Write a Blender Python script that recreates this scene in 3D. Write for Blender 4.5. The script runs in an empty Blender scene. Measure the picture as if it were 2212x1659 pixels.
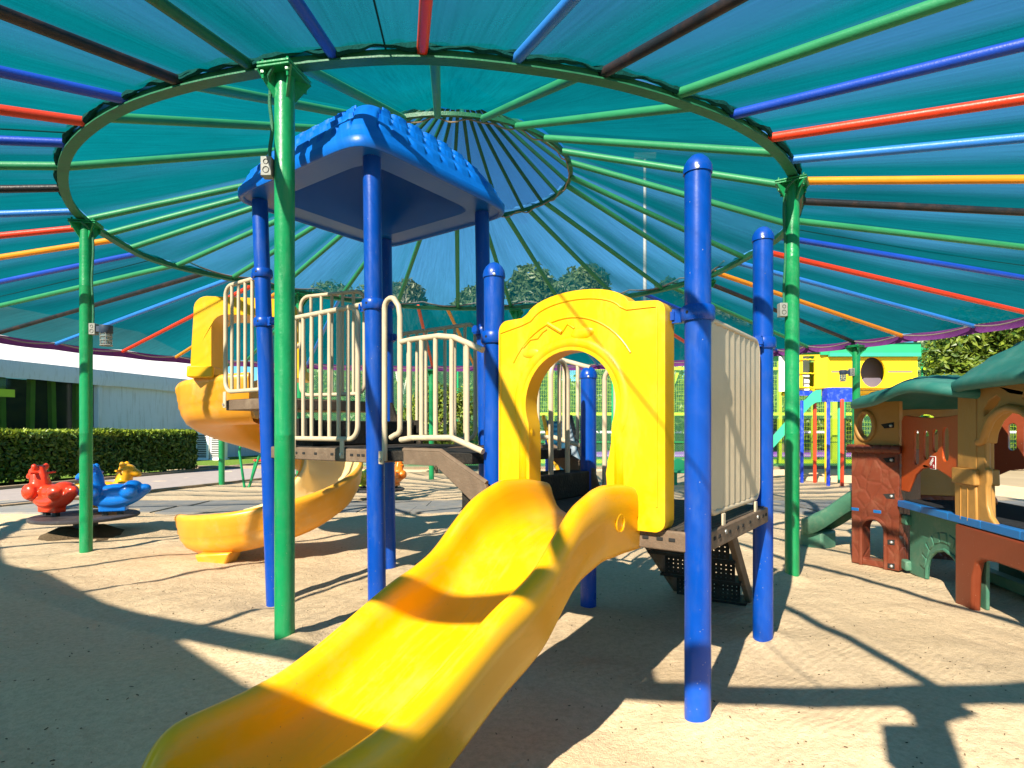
import bpy, bmesh, math, random
import numpy as np
from mathutils import Vector, Matrix, noise as mnoise
from mathutils.geometry import tessellate_polygon
random.seed(7)
np.random.seed(7)
SC = bpy.context.scene
COL = SC.collection
R = math.radians
E = 1.4                      # all plan lengths below are in eye heights (1.4 m)
HY, F, CX = 930.0, 1270.0, 1106.0

# ------------------------------------------------------------------ camera, sky, sun
cam_d = bpy.data.cameras.new('camera')
cam = bpy.data.objects.new('camera', cam_d)
COL.objects.link(cam)
cam.location = (0, 0, E)
cam.rotation_euler = (R(90), 0, 0)
cam_d.sensor_width = 36
cam_d.lens = 36 * F / 2212
cam_d.shift_y = (HY - 829.5) / 2212
cam_d.clip_end = 2000
cam_d.clip_start = 0.05
SC.camera = cam
SUN_EL, SUN_DIR = 37.0, 61.0          # shadows run along this plan angle, measured from +x
w = bpy.data.worlds.new('World')
SC.world = w
w.use_nodes = True
nt = w.node_tree
sky = nt.nodes.new('ShaderNodeTexSky')
sky.sky_type = 'NISHITA'
sky.sun_disc = False
sky.sun_elevation = R(SUN_EL)
sky.altitude = 300
sky.air_density = 1.0
sky.dust_density = 0.1
sky.ozone_density = 2.5
bg = nt.nodes['Background']
bg.inputs['Strength'].default_value = 0.058
tint = nt.nodes.new('ShaderNodeMix')       # sky colour graded to a deeper, more cyan blue
tint.data_type = 'RGBA'
tint.blend_type = 'MULTIPLY'
tint.inputs[0].default_value = 1
tint.inputs[7].default_value = (.42, .95, 1.12, 1)
nt.links.new(sky.outputs[0], tint.inputs[6])
nt.links.new(tint.outputs[2], bg.inputs['Color'])
sx_, sy_ = -math.cos(R(SUN_DIR)), -math.sin(R(SUN_DIR))
sky.sun_rotation = math.atan2(sx_, sy_)
sd = bpy.data.lights.new('sun', 'SUN')
sd.energy = 5.0
sd.angle = R(0.53)
sd.color = (1.0, 0.91, 0.74)
sun = bpy.data.objects.new('sun', sd)
COL.objects.link(sun)
ce = math.cos(R(SUN_EL))
sun.rotation_euler = Vector((sx_ * ce, sy_ * ce, math.sin(R(SUN_EL)))).to_track_quat('Z', 'Y').to_euler()
SC.view_settings.view_transform = 'Standard'
SC.view_settings.look = 'None'
SC.view_settings.exposure = 1.47
SC.view_settings.gamma = 1.0
SC.cycles.max_bounces = 10
SC.cycles.transparent_max_bounces = 12
SC.cycles.sample_clamp_indirect = 6.0
SC.cycles.use_denoising = True


# ------------------------------------------------------------------ helpers
def at(x, y, dy):            # picture point with the ground row dy of its distance -> plan X, depth, height (eye heights)
    return Vector(((x - CX) / dy, F / dy, 1 + (HY - y) / dy))


def on(p0, p1, x):           # where the upright plane through plan points p0-p1 shows at column x: run along it, dy there
    k = (x - CX) / F
    dx, dz = p1[0] - p0[0], p1[1] - p0[1]
    t = (k * p0[1] - p0[0]) / (dx - k * dz)
    return t * math.hypot(dx, dz), F / (p0[1] + t * dz)


def onp(p0, p1, pts):        # many picture points -> (run, height) on that plane
    o = []
    for x, y in pts:
        s, dy = on(p0, p1, x)
        o.append((s, 1 + (HY - y) / dy))
    return o


class MB:
    def __init__(s):
        s.v, s.f = [], []

    def add(s, vs, fs):
        b = len(s.v)
        s.v += [Vector(p) for p in vs]
        s.f += [tuple(b + i for i in q) for q in fs]

    def box(s, c, size, ax=None):
        ax = ax or Matrix.Identity(3)
        c = Vector(c)
        vs = [c + ax @ Vector((size[0] * i / 2, size[1] * j / 2, size[2] * k / 2)) for i in (-1, 1) for j in (-1, 1) for k in (-1, 1)]
        s.add(vs, [(0, 1, 3, 2), (4, 6, 7, 5), (0, 4, 5, 1), (2, 3, 7, 6), (0, 2, 6, 4), (1, 5, 7, 3)])

    def bar(s, a, b, wd, ht, up=(0, 0, 1)):
        a, b = Vector(a), Vector(b)
        d = (b - a)
        L = d.length
        d.normalize()
        sd_ = d.cross(Vector(up))
        if sd_.length < 1e-5:
            sd_ = d.cross(Vector((1, 0, 0)))
        sd_.normalize()
        u = sd_.cross(d)
        s.box((a + b) / 2, (L, wd, ht), Matrix((d, sd_, u)).transposed())

    def tube(s, pts, r, n=10, caps=True, closed=False):
        pts = [Vector(p) for p in pts]
        m = len(pts)
        rr = r if isinstance(r, (list, tuple)) else [r] * m
        b = len(s.v)
        prev = None
        for i, p in enumerate(pts):
            if closed:
                t = (pts[(i + 1) % m] - pts[i - 1])
            else:
                t = (pts[min(i + 1, m - 1)] - pts[max(i - 1, 0)])
            t.normalize()
            if prev is None:
                a = t.orthogonal().normalized()
                if abs(t.z) < .99:
                    a = t.cross(Vector((0, 0, 1))).normalized()
            else:
                a = (prev - t * prev.dot(t)).normalized()
            prev = a
            c = t.cross(a)
            for k in range(n):
                an = 2 * math.pi * k / n
                s.v.append(p + (a * math.cos(an) + c * math.sin(an)) * rr[i])
        for i in range(m if closed else m - 1):
            j = (i + 1) % m
            for k in range(n):
                k2 = (k + 1) % n
                s.f.append((b + i * n + k, b + i * n + k2, b + j * n + k2, b + j * n + k))
        if caps and not closed:
            s.f.append(tuple(b + k for k in range(n))[::-1])
            s.f.append(tuple(b + (m - 1) * n + k for k in range(n)))

    def lathe(s, prof, c, n=24):            # profile of (radius, height) round the upright axis at c
        b = len(s.v)
        for r, z in prof:
            for k in range(n):
                an = 2 * math.pi * k / n
                s.v.append(Vector((c[0] + r * math.cos(an), c[1] + r * math.sin(an), c[2] + z)))
        for i in range(len(prof) - 1):
            for k in range(n):
                k2 = (k + 1) % n
                s.f.append((b + i * n + k, b + i * n + k2, b + (i + 1) * n + k2, b + (i + 1) * n + k))

    def ell(s, c, r, n=14, m=10, ax=None):
        ax = ax or Matrix.Identity(3)
        c = Vector(c)
        b = len(s.v)
        for i in range(m + 1):
            ph = math.pi * i / m
            for k in range(n):
                an = 2 * math.pi * k / n
                s.v.append(c + ax @ Vector((r[0] * math.sin(ph) * math.cos(an), r[1] * math.sin(ph) * math.sin(an), r[2] * math.cos(ph))))
        for i in range(m):
            for k in range(n):
                k2 = (k + 1) % n
                s.f.append((b + i * n + k, b + (i + 1) * n + k, b + (i + 1) * n + k2, b + i * n + k2))

    def grid(s, rows, closed=False):
        b = len(s.v)
        n = len(rows[0])
        for r in rows:
            s.v += [Vector(p) for p in r]
        for i in range(len(rows) - 1):
            for k in range(n if closed else n - 1):
                k2 = (k + 1) % n
                s.f.append((b + i * n + k, b + i * n + k2, b + (i + 1) * n + k2, b + (i + 1) * n + k))

    def prism(s, outer, holes, frame, th):   # flat outline with holes, in a frame (origin, run axis, up axis, thickness axis)
        o, ax, ay, an = [Vector(q) for q in frame]
        loops = [outer] + list(holes)
        flat = [p for lp in loops for p in lp]
        tris = tessellate_polygon([[Vector((p[0], p[1], 0)) for p in lp] for lp in loops])
        A = [o + ax * p[0] + ay * p[1] for p in flat]
        B = [p + an * th for p in A]
        n = len(flat)
        b = len(s.v)
        s.v += A + B
        for t in tris:
            s.f.append((b + t[0], b + t[1], b + t[2]))
            s.f.append((b + n + t[2], b + n + t[1], b + n + t[0]))
        k = 0
        for lp in loops:
            m = len(lp)
            for i in range(m):
                j = (i + 1) % m
                s.f.append((b + k + i, b + k + j, b + n + k + j, b + n + k + i))
            k += m

    def build(s, name, mt, parent=None, smooth=40, bevel=0, scale=E, seg=2, mods=()):
        me = bpy.data.meshes.new(name)
        off = PO.get(parent.name, Vector((0, 0, 0))) if parent else Vector((0, 0, 0))
        me.from_pydata([tuple(p * scale - off) for p in s.v], [], s.f)
        me.materials.append(mt)
        bm = bmesh.new()
        bm.from_mesh(me)
        if bevel:
            bmesh.ops.remove_doubles(bm, verts=bm.verts, dist=1e-5)
        bmesh.ops.recalc_face_normals(bm, faces=bm.faces)
        bm.to_mesh(me)
        bm.free()
        if smooth:
            me.polygons.foreach_set('use_smooth', [True] * len(me.polygons))
            me.set_sharp_from_angle(angle=R(smooth))
        ob = bpy.data.objects.new(name, me)
        COL.objects.link(ob)
        if parent:
            ob.parent = parent
            PO[ob.name] = off
        if bevel:
            bv = ob.modifiers.new('bevel', 'BEVEL')
            bv.width = bevel
            bv.segments = seg
            bv.limit_method = 'ANGLE'
            bv.angle_limit = R(35)
        return ob


PO = {}


def thing(name, label, cat, loc, group=None):
    o = bpy.data.objects.new(name, None)
    COL.objects.link(o)
    o.empty_display_size = .2
    o.location = Vector(loc) * E
    PO[o.name] = Vector(loc) * E
    o['label'], o['category'] = label, cat
    if group:
        o['group'] = group
    return o


def tag(o, label, cat, group=None):
    o['label'], o['category'] = label, cat
    if group:
        o['group'] = group
    return o


def kind(o, k):
    o['kind'] = k
    return o


def copy_tree(o, dloc=(0, 0, 0), parent=None):
    c = o.copy()
    COL.objects.link(c)
    if parent:
        c.parent = parent
    else:
        c.location = o.location + Vector(dloc)
    for ch in list(o.children):
        copy_tree(ch, parent=c)
    return c


def mat(name, col, rough=.5, spec=.4, var=.12, vscale=3.0, bump=0, bscale=40, sub=0, metal=0, dirt=None, dscale=1.6, damt=.25, coat=0):
    m = bpy.data.materials.new(name)
    m.use_nodes = True
    t = m.node_tree
    N, L = t.nodes, t.links
    p = N['Principled BSDF']
    p.inputs['Roughness'].default_value = rough
    p.inputs['Specular IOR Level'].default_value = spec
    p.inputs['Metallic'].default_value = metal
    p.inputs['Coat Weight'].default_value = coat
    p.inputs['Coat Roughness'].default_value = .15
    tc = N.new('ShaderNodeTexCoord')
    nz = N.new('ShaderNodeTexNoise')
    nz.inputs['Scale'].default_value = vscale
    nz.inputs['Detail'].default_value = 6
    L.new(tc.outputs['Object'], nz.inputs['Vector'])
    mx = N.new('ShaderNodeMix')
    mx.data_type = 'RGBA'
    mx.inputs[6].default_value = (*[c * (1 - var) for c in col], 1)
    mx.inputs[7].default_value = (*[min(1, c * (1 + var)) for c in col], 1)
    L.new(nz.outputs['Fac'], mx.inputs[0])
    out = mx.outputs[2]
    if dirt:
        n2 = N.new('ShaderNodeTexNoise')
        n2.inputs['Scale'].default_value = dscale
        n2.inputs['Detail'].default_value = 8
        n2.inputs['Roughness'].default_value = .7
        L.new(tc.outputs['Object'], n2.inputs['Vector'])
        cr = N.new('ShaderNodeMapRange')
        cr.inputs[1].default_value = .5
        cr.inputs[2].default_value = .75
        cr.inputs[4].default_value = damt
        L.new(n2.outputs['Fac'], cr.inputs[0])
        m2 = N.new('ShaderNodeMix')
        m2.data_type = 'RGBA'
        m2.inputs[7].default_value = (*dirt, 1)
        L.new(cr.outputs[0], m2.inputs[0])
        L.new(out, m2.inputs[6])
        out = m2.outputs[2]
    L.new(out, p.inputs['Base Color'])
    rr = N.new('ShaderNodeMapRange')
    rr.inputs[3].default_value = max(.02, rough - .1)
    rr.inputs[4].default_value = min(1, rough + .12)
    L.new(nz.outputs['Fac'], rr.inputs[0])
    L.new(rr.outputs[0], p.inputs['Roughness'])
    if bump:
        n3 = N.new('ShaderNodeTexNoise')
        n3.inputs['Scale'].default_value = bscale
        n3.inputs['Detail'].default_value = 4
        L.new(tc.outputs['Object'], n3.inputs['Vector'])
        bp = N.new('ShaderNodeBump')
        bp.inputs['Strength'].default_value = bump
        bp.inputs['Distance'].default_value = .02
        L.new(n3.outputs['Fac'], bp.inputs['Height'])
        L.new(bp.outputs[0], p.inputs['Normal'])
    if sub:
        p.inputs['Subsurface Weight'].default_value = sub
        p.inputs['Subsurface Radius'].default_value = (.03, .02, .005)
        p.inputs['Subsurface Scale'].default_value = .5
    return m


M = {}
M['blue_post'] = mat('blue_paint', (.0, .058, .38), .3, .4, .08, 4, .03, 60, dirt=(.25, .27, .3), dscale=9, damt=.05)
M['blue_roof'] = mat('blue_plastic', (.0, .13, .58), .38, .45, .08, 3, .03, 50)
M['green_post'] = mat('green_paint', (.006, .26, .085), .3, .5, .12, 5, .12, 45, dirt=(.1, .3, .15), dscale=12, damt=.2)
M['green_rib'] = mat('green_rib_paint', (.028, .25, .105), .45, .4, .15, 6, .1, 70)
M['dark_green'] = mat('dark_green_paint', (.008, .13, .055), .45, .4, .2, 8, .2, 60, dirt=(.03, .03, .02), dscale=6, damt=.5)
M['ring_green'] = mat('beam_green_paint', (.02, .17, .08), .5, .4, .25, 7, .2, 60, dirt=(.02, .06, .04), dscale=5, damt=.55)
M['rib_blue'] = mat('rib_blue_paint', (.008, .06, .45), .4, .45, .15, 5, .1, 70)
M['rib_sky'] = mat('rib_light_blue_paint', (.03, .2, .66), .4, .45, .12, 5, .1, 70)
M['rib_red'] = mat('rib_red_paint', (.72, .045, .012), .4, .45, .15, 5, .1, 70)
M['rib_orange'] = mat('rib_orange_paint', (.82, .28, .01), .4, .45, .12, 5, .1, 70)
M['rib_black'] = mat('rib_black_paint', (.012, .014, .018), .45, .4, .4, 6, .15, 60, dirt=(.12, .05, .03), dscale=4, damt=.5)
M['purple'] = mat('purple_cloth', (.17, .045, .22), .85, .1, .25, 9, .2, 90)
M['rope'] = mat('rope', (.24, .2, .19), .9, .1, .2, 20, .3, 120)
M['yellow'] = mat('yellow_plastic', (.87, .40, .0), .3, .4, .07, 1.3, .02, 60, dirt=(.7, .47, .14), dscale=2.2, damt=.35)
M['yellow2'] = mat('lemon_plastic', (.85, .455, .0), .36, .4, .05, 2, .02, 60, dirt=(.7, .5, .15), dscale=2.5, damt=.25)
M['spiral'] = mat('amber_plastic', (.86, .37, .025), .33, .45, .07, 2.5, .02, 60, dirt=(.75, .6, .35), dscale=2, damt=.45)
M['beige'] = mat('beige_paint', (.56, .46, .32), .38, .45, .07, 5, .04, 60, dirt=(.3, .2, .12), dscale=14, damt=.12)
M['deck'] = mat('brown_deck', (.16, .11, .075), .75, .25, .3, 8, .25, 60, dirt=(.3, .24, .17), dscale=4, damt=.5)
M['deck_dark'] = mat('dark_rubber_deck', (.016, .014, .012), .7, .3, .4, 9, .4, 70, dirt=(.12, .09, .06), dscale=5, damt=.5)
M['zinc'] = mat('zinc', (.5, .5, .48), .4, .5, .2, 12, .1, 60, metal=.7)
M['grey_box'] = mat('grey_box', (.27, .28, .26), .5, .4, .2, 10, .1, 50, dirt=(.2, .17, .12), dscale=8, damt=.5)
M['black'] = mat('black_metal', (.015, .015, .017), .45, .4, .3, 8, .1, 50)
M['navy'] = mat('lamp_housing', (.03, .05, .09), .5, .4, .3, 8)
M['disc'] = mat('carousel_deck', (.05, .045, .05), .6, .35, .3, 10, .2, 60, dirt=(.2, .17, .13), dscale=5, damt=.4)
M['toy_red'] = mat('toy_red', (.74, .05, .015), .25, .5, .05, 3, .02, 40)
M['toy_blue'] = mat('toy_blue', (.005, .16, .62), .25, .5, .05, 3, .02, 40)
M['toy_yellow'] = mat('toy_yellow', (.86, .4, .01), .28, .5, .05, 3, .02, 40)
M['toy_orange'] = mat('toy_orange', (.86, .2, .01), .3, .5, .05, 3, .02, 40)
M['toy_lime'] = mat('toy_lime', (.5, .6, .05), .3, .5, .05, 3, .02, 40)
M['mast'] = mat('mast_grey', (.42, .43, .43), .5, .4, .05, 4)
M['white'] = mat('white_paint', (.8, .8, .78), .5, .4, .05, 4)
M['pupil'] = mat('pupil', (.01, .01, .01), .3, .5, .05, 4)
M['tan'] = mat('tan_plastic', (.42, .21, .05), .42, .4, .12, 4, .35, 9, dirt=(.3, .2, .1), dscale=5, damt=.25)
M['teal_roof'] = mat('teal_plastic', (.025, .16, .135), .5, .35, .12, 4, .06, 50, dirt=(.2, .3, .26), dscale=3, damt=.3)
M['sage'] = mat('sage_plastic', (.06, .19, .125), .5, .35, .12, 5, .15, 25, dirt=(.3, .3, .22), dscale=4, damt=.4)
M['brick'] = mat('oxblood_plastic', (.17, .038, .018), .4, .4, .15, 5, .1, 30, dirt=(.4, .25, .15), dscale=7, damt=.15)
M['rust'] = mat('rust_orange_plastic', (.46, .07, .01), .35, .45, .08, 3, .05, 30)
M['rustdark'] = mat('red_brown_plastic', (.21, .04, .014), .4, .4, .1, 3, .05, 30)
M['sky_plastic'] = mat('sky_blue_plastic', (.01, .14, .42), .4, .4, .1, 4)
M['matblack'] = mat('black_mat', (.025, .027, .032), .95, .1, .4, 20, .5, 90)
M['lime'] = mat('lime_paint', (.42, .56, .02), .45, .4, .1, 3)
M['house_yellow'] = mat('house_yellow_paint', (.9, .56, .01), .55, .3, .05, 2, .05, 20)
M['house_green'] = mat('house_green_paint', (.02, .3, .14), .55, .3, .08, 3)
M['house_blue'] = mat('house_blue_paint', (.008, .04, .5), .5, .35, .15, 5, dirt=(.3, .4, .7), dscale=9, damt=.4)
M['mint'] = mat('mint_paint', (.035, .38, .22), .4, .4, .1, 3)
M['tent'] = mat('white_tarpaulin', (.76, .72, .69), .55, .3, .04, 1.5, .04, 6)
M['tent_wall'] = mat('grey_white_tarpaulin', (.6, .62, .68), .6, .3, .06, 1.2, .15, 2.5, dirt=(.42, .42, .44), dscale=1.2, damt=.3)
M['path'] = mat('path_paving', (.3, .26, .25), .85, .2, .2, 4, .3, 30)
M['kerb'] = mat('kerb_stone', (.3, .22, .15), .9, .15, .3, 9, .4, 40)
M['lawn'] = mat('lawn_grass', (.12, .2, .03), .9, .1, .45, 8, .8, 60)
M['turf'] = mat('court_turf', (.06, .2, .06), .9, .1, .25, 5)
M['court'] = mat('court_purple', (.24, .07, .4), .8, .2, .15, 3)
M['dirt'] = mat('far_dirt', (.33, .26, .17), .95, .1, .3, .6, .3, 8)
M['bark'] = mat('bark', (.16, .12, .085), .9, .1, .35, 9, .6, 30)
M['pale_bark'] = mat('pale_bark', (.5, .46, .4), .9, .1, .25, 5)
M['soil'] = mat('damp_soil', (.12, .085, .05), .95, .1, .4, 12, .8, 40)  # dark for the shaded heap under the carousel; twigs and grit share it
M['wire_green'] = mat('wire_green', (.05, .2, .1), .6, .3, .15, 5)
M['conduit'] = mat('conduit', (.02, .16, .08), .5, .4, .2, 20, .4, 200)
M['rust_strip'] = mat('rusty_strip', (.3, .22, .14), .8, .2, .3, 9, .3, 40)
M['orange_pin'] = mat('pin', (.6, .04, .02), .4, .4)
M['dot_yellow'] = mat('dot_yellow', (.75, .6, .1), .5, .4)
M['dot_grey'] = mat('dot_grey', (.3, .35, .38), .5, .4)
M['house_dark'] = mat('house_inside', (.13, .11, .15), .8, .2)
M['eave_shade'] = mat('dark_interior', (.03, .03, .03), .9, .1)


def speckle(m, col, amt=.8, base=.9, dens=(.035, .06)):
    # flecks of sand and chipped paint, thicker near the ground
    t = m.node_tree
    N, L = t.nodes, t.links
    p = N['Principled BSDF']
    tc = N.new('ShaderNodeTexCoord')
    mp = N.new('ShaderNodeMapping')
    mp.inputs['Scale'].default_value = (75, 75, 50)
    L.new(tc.outputs['Object'], mp.inputs[0])
    vo = N.new('ShaderNodeTexVoronoi')
    vo.inputs['Scale'].default_value = 1
    vo.inputs['Randomness'].default_value = 1
    L.new(mp.outputs[0], vo.inputs['Vector'])
    sp = N.new('ShaderNodeSeparateXYZ')
    L.new(tc.outputs['Object'], sp.inputs[0])
    ht = N.new('ShaderNodeMapRange')
    ht.inputs[1].default_value = 0
    ht.inputs[2].default_value = base
    ht.inputs[3].default_value = .22
    ht.inputs[4].default_value = .03
    L.new(sp.outputs[2], ht.inputs[0])
    sc_ = N.new('ShaderNodeSeparateColor')
    L.new(vo.outputs['Color'], sc_.inputs[0])
    lt0 = N.new('ShaderNodeMath')
    lt0.operation = 'LESS_THAN'
    L.new(sc_.outputs[0], lt0.inputs[0])
    L.new(ht.outputs[0], lt0.inputs[1])
    lt = N.new('ShaderNodeMath')
    lt.operation = 'LESS_THAN'
    lt.inputs[1].default_value = .15
    L.new(vo.outputs['Distance'], lt.inputs[0])
    mu = N.new('ShaderNodeMath')
    mu.operation = 'MULTIPLY'
    L.new(lt.outputs[0], mu.inputs[0])
    L.new(lt0.outputs[0], mu.inputs[1])
    m2 = N.new('ShaderNodeMath')
    m2.operation = 'MULTIPLY'
    m2.inputs[1].default_value = amt
    L.new(mu.outputs[0], m2.inputs[0])
    src = p.inputs['Base Color'].links[0].from_socket
    mx = N.new('ShaderNodeMix')
    mx.data_type = 'RGBA'
    mx.inputs[7].default_value = (*col, 1)
    L.new(m2.outputs[0], mx.inputs[0])
    L.new(src, mx.inputs[6])
    L.new(mx.outputs[2], p.inputs['Base Color'])


speckle(M['blue_post'], (.4, .36, .3), .6)
speckle(M['green_post'], (.3, .33, .22), .5)
speckle(M['brick'], (.5, .38, .27), .8, .5)
speckle(M['rustdark'], (.5, .38, .27), .7, .5)


def scuff(m, rz, col, amt, sc=(14, .9, 3)):
    # worn, dulled streaks along the run of a slide
    t = m.node_tree
    N, L = t.nodes, t.links
    p = N['Principled BSDF']
    tc = N.new('ShaderNodeTexCoord')
    rt = N.new('ShaderNodeMapping')
    rt.vector_type = 'POINT'
    rt.inputs['Rotation'].default_value = (0, 0, R(rz))
    L.new(tc.outputs['Object'], rt.inputs[0])
    mp = N.new('ShaderNodeMapping')
    mp.inputs['Scale'].default_value = sc
    L.new(rt.outputs[0], mp.inputs[0])
    nz = N.new('ShaderNodeTexNoise')
    nz.inputs['Scale'].default_value = 2.2
    nz.inputs['Detail'].default_value = 9
    nz.inputs['Roughness'].default_value = .72
    L.new(mp.outputs[0], nz.inputs['Vector'])
    mr = N.new('ShaderNodeMapRange')
    mr.inputs[1].default_value = .52
    mr.inputs[2].default_value = .74
    mr.inputs[4].default_value = amt
    L.new(nz.outputs['Fac'], mr.inputs[0])
    src = p.inputs['Base Color'].links[0].from_socket
    mx = N.new('ShaderNodeMix')
    mx.data_type = 'RGBA'
    mx.inputs[7].default_value = (*col, 1)
    L.new(mr.outputs[0], mx.inputs[0])
    L.new(src, mx.inputs[6])
    L.new(mx.outputs[2], p.inputs['Base Color'])
    rs = p.inputs['Roughness'].links[0].from_socket
    ad = N.new('ShaderNodeMath')
    ad.operation = 'MULTIPLY_ADD'
    ad.inputs[1].default_value = .5
    L.new(mr.outputs[0], ad.inputs[0])
    L.new(rs, ad.inputs[2])
    L.new(ad.outputs[0], p.inputs['Roughness'])


scuff(M['tent_wall'], 0, (.26, .23, .2), .55, (5, 5, .35))
scuff(M['yellow'], 36.5, (.62, .36, .06), .55)
speckle(M['yellow'], (.2, .12, .03), .5, .5)
scuff(M['blue_post'], 0, (.06, .12, .34), .35, (6, 6, 1.2))
scuff(M['green_post'], 0, (.1, .3, .16), .45, (7, 7, 1.2))
scuff(M['yellow2'], 36.5, (.75, .5, .08), .35, (3, 3, 1))


def leaf_mat(name, c1, c2, trans=.35):
    m = bpy.data.materials.new(name)
    m.use_nodes = True
    t = m.node_tree
    N, L = t.nodes, t.links
    p = N['Principled BSDF']
    out = N['Material Output']
    p.inputs['Roughness'].default_value = .42
    p.inputs['Specular IOR Level'].default_value = .45
    g = N.new('ShaderNodeNewGeometry')
    mx = N.new('ShaderNodeMix')
    mx.data_type = 'RGBA'
    mx.inputs[6].default_value = (*c1, 1)
    mx.inputs[7].default_value = (*c2, 1)
    L.new(g.outputs['Random Per Island'], mx.inputs[0])
    L.new(mx.outputs[2], p.inputs['Base Color'])
    tr = N.new('ShaderNodeBsdfTranslucent')
    L.new(mx.outputs[2], tr.inputs['Color'])
    ms = N.new('ShaderNodeMixShader')
    ms.inputs[0].default_value = trans
    L.new(p.outputs[0], ms.inputs[1])
    L.new(tr.outputs[0], ms.inputs[2])
    L.new(ms.outputs[0], out.inputs['Surface'])
    return m


M['leaf_hedge'] = leaf_mat('hedge_leaf', (.025, .075, .01), (.14, .22, .025))
M['leaf_new'] = leaf_mat('new_leaf', (.12, .2, .015), (.42, .5, .04))  # hedge-top shoots, with the sun on them put into the colour
M['leaf_tree'] = leaf_mat('tree_leaf', (.06, .12, .045), (.15, .22, .09))
M['leaf_bright'] = leaf_mat('bright_leaf', (.03, .08, .008), (.22, .28, .03))
M['leaf_pale'] = leaf_mat('pale_leaf', (.09, .12, .06), (.2, .22, .12))


def fabric_mat(name, col, tcol, see, edge, streak=True):
    """Knitted shade net: open holes (transparent), and threads that scatter light to both sides."""
    m = bpy.data.materials.new(name)
    m.use_nodes = True
    t = m.node_tree
    N, L = t.nodes, t.links
    N.remove(N['Principled BSDF'])
    out = N['Material Output']
    uv = N.new('ShaderNodeUVMap')
    mp = N.new('ShaderNodeMapping')
    mp.inputs['Scale'].default_value = (1.6, 26.0, 1)
    L.new(uv.outputs[0], mp.inputs[0])
    n1 = N.new('ShaderNodeTexNoise')
    n1.inputs['Scale'].default_value = 1.0
    n1.inputs['Detail'].default_value = 5
    n1.inputs['Roughness'].default_value = .7
    L.new(mp.outputs[0], n1.inputs['Vector'])
    tc = N.new('ShaderNodeTexCoord')
    n2 = N.new('ShaderNodeTexNoise')
    n2.inputs['Scale'].default_value = .55
    n2.inputs['Detail'].default_value = 5
    L.new(tc.outputs['Object'], n2.inputs['Vector'])
    mx = N.new('ShaderNodeMix')
    mx.data_type = 'RGBA'
    mx.inputs[6].default_value = (*[c * .68 for c in col], 1)
    mx.inputs[7].default_value = (*[min(1, c * 1.32) for c in col], 1)
    ad = N.new('ShaderNodeMath')
    ad.operation = 'MULTIPLY_ADD'
    ad.inputs[1].default_value = .6
    L.new(n1.outputs['Fac'], ad.inputs[0])
    m5 = N.new('ShaderNodeMath')
    m5.operation = 'MULTIPLY'
    m5.inputs[1].default_value = .4
    L.new(n2.outputs['Fac'], m5.inputs[0])
    L.new(m5.outputs[0], ad.inputs[2])
    sh = N.new('ShaderNodeMapRange')
    sh.inputs[1].default_value = .3
    sh.inputs[2].default_value = .7
    L.new(ad.outputs[0], sh.inputs[0])
    L.new(sh.outputs[0], mx.inputs[0])
    su = N.new('ShaderNodeSeparateXYZ')
    L.new(uv.outputs[0], su.inputs[0])
    fl = N.new('ShaderNodeMath')
    fl.operation = 'FLOOR'
    L.new(su.outputs[1], fl.inputs[0])
    wn = N.new('ShaderNodeTexWhiteNoise')
    wn.noise_dimensions = '1D'
    L.new(fl.outputs[0], wn.inputs['W'])
    kn = N.new('ShaderNodeTexNoise')
    kn.inputs['Scale'].default_value = 130
    kn.inputs['Detail'].default_value = 2
    L.new(tc.outputs['Object'], kn.inputs['Vector'])
    va = N.new('ShaderNodeMath')
    va.operation = 'MULTIPLY_ADD'
    va.inputs[1].default_value = .3
    va.inputs[2].default_value = .45
    L.new(wn.outputs['Value'], va.inputs[0])
    vb = N.new('ShaderNodeMath')
    vb.operation = 'MULTIPLY_ADD'
    vb.inputs[1].default_value = .8
    L.new(kn.outputs['Fac'], vb.inputs[0])
    L.new(va.outputs[0], vb.inputs[2])
    hs = N.new('ShaderNodeHueSaturation')
    L.new(mx.outputs[2], hs.inputs['Color'])
    L.new(vb.outputs[0], hs.inputs['Value'])
    mx = hs
    df = N.new('ShaderNodeBsdfDiffuse')
    L.new(mx.outputs[0], df.inputs['Color'])
    tl = N.new('ShaderNodeBsdfTranslucent')
    mt2 = N.new('ShaderNodeMix')
    mt2.data_type = 'RGBA'
    mt2.blend_type = 'MULTIPLY'
    mt2.inputs[0].default_value = 1
    mt2.inputs[7].default_value = (*tcol, 1)
    L.new(mx.outputs[0], mt2.inputs[6])
    L.new(mt2.outputs[2], tl.inputs['Color'])
    sc = N.new('ShaderNodeMixShader')
    sc.inputs[0].default_value = .55
    L.new(df.outputs[0], sc.inputs[1])
    L.new(tl.outputs[0], sc.inputs[2])
    tp = N.new('ShaderNodeBsdfTransparent')
    lw = N.new('ShaderNodeLayerWeight')
    lw.inputs['Blend'].default_value = .5
    mr = N.new('ShaderNodeMapRange')
    mr.inputs[1].default_value = .36
    mr.inputs[2].default_value = .7
    mr.interpolation_type = 'SMOOTHSTEP'
    mr.inputs[3].default_value = see
    mr.inputs[4].default_value = edge
    L.new(lw.outputs['Facing'], mr.inputs[0])
    mm = N.new('ShaderNodeMath')
    mm.operation = 'MULTIPLY'
    sr = N.new('ShaderNodeMapRange')
    sr.inputs[1].default_value = .3
    sr.inputs[2].default_value = .7
    sr.inputs[3].default_value = .78
    sr.inputs[4].default_value = 1.2
    L.new(n1.outputs['Fac'], sr.inputs[0])
    L.new(mr.outputs[0], mm.inputs[0])
    L.new(sr.outputs[0], mm.inputs[1])
    ms = N.new('ShaderNodeMixShader')
    L.new(mm.outputs[0], ms.inputs[0])
    L.new(sc.outputs[0], ms.inputs[1])
    L.new(tp.outputs[0], ms.inputs[2])
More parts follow.
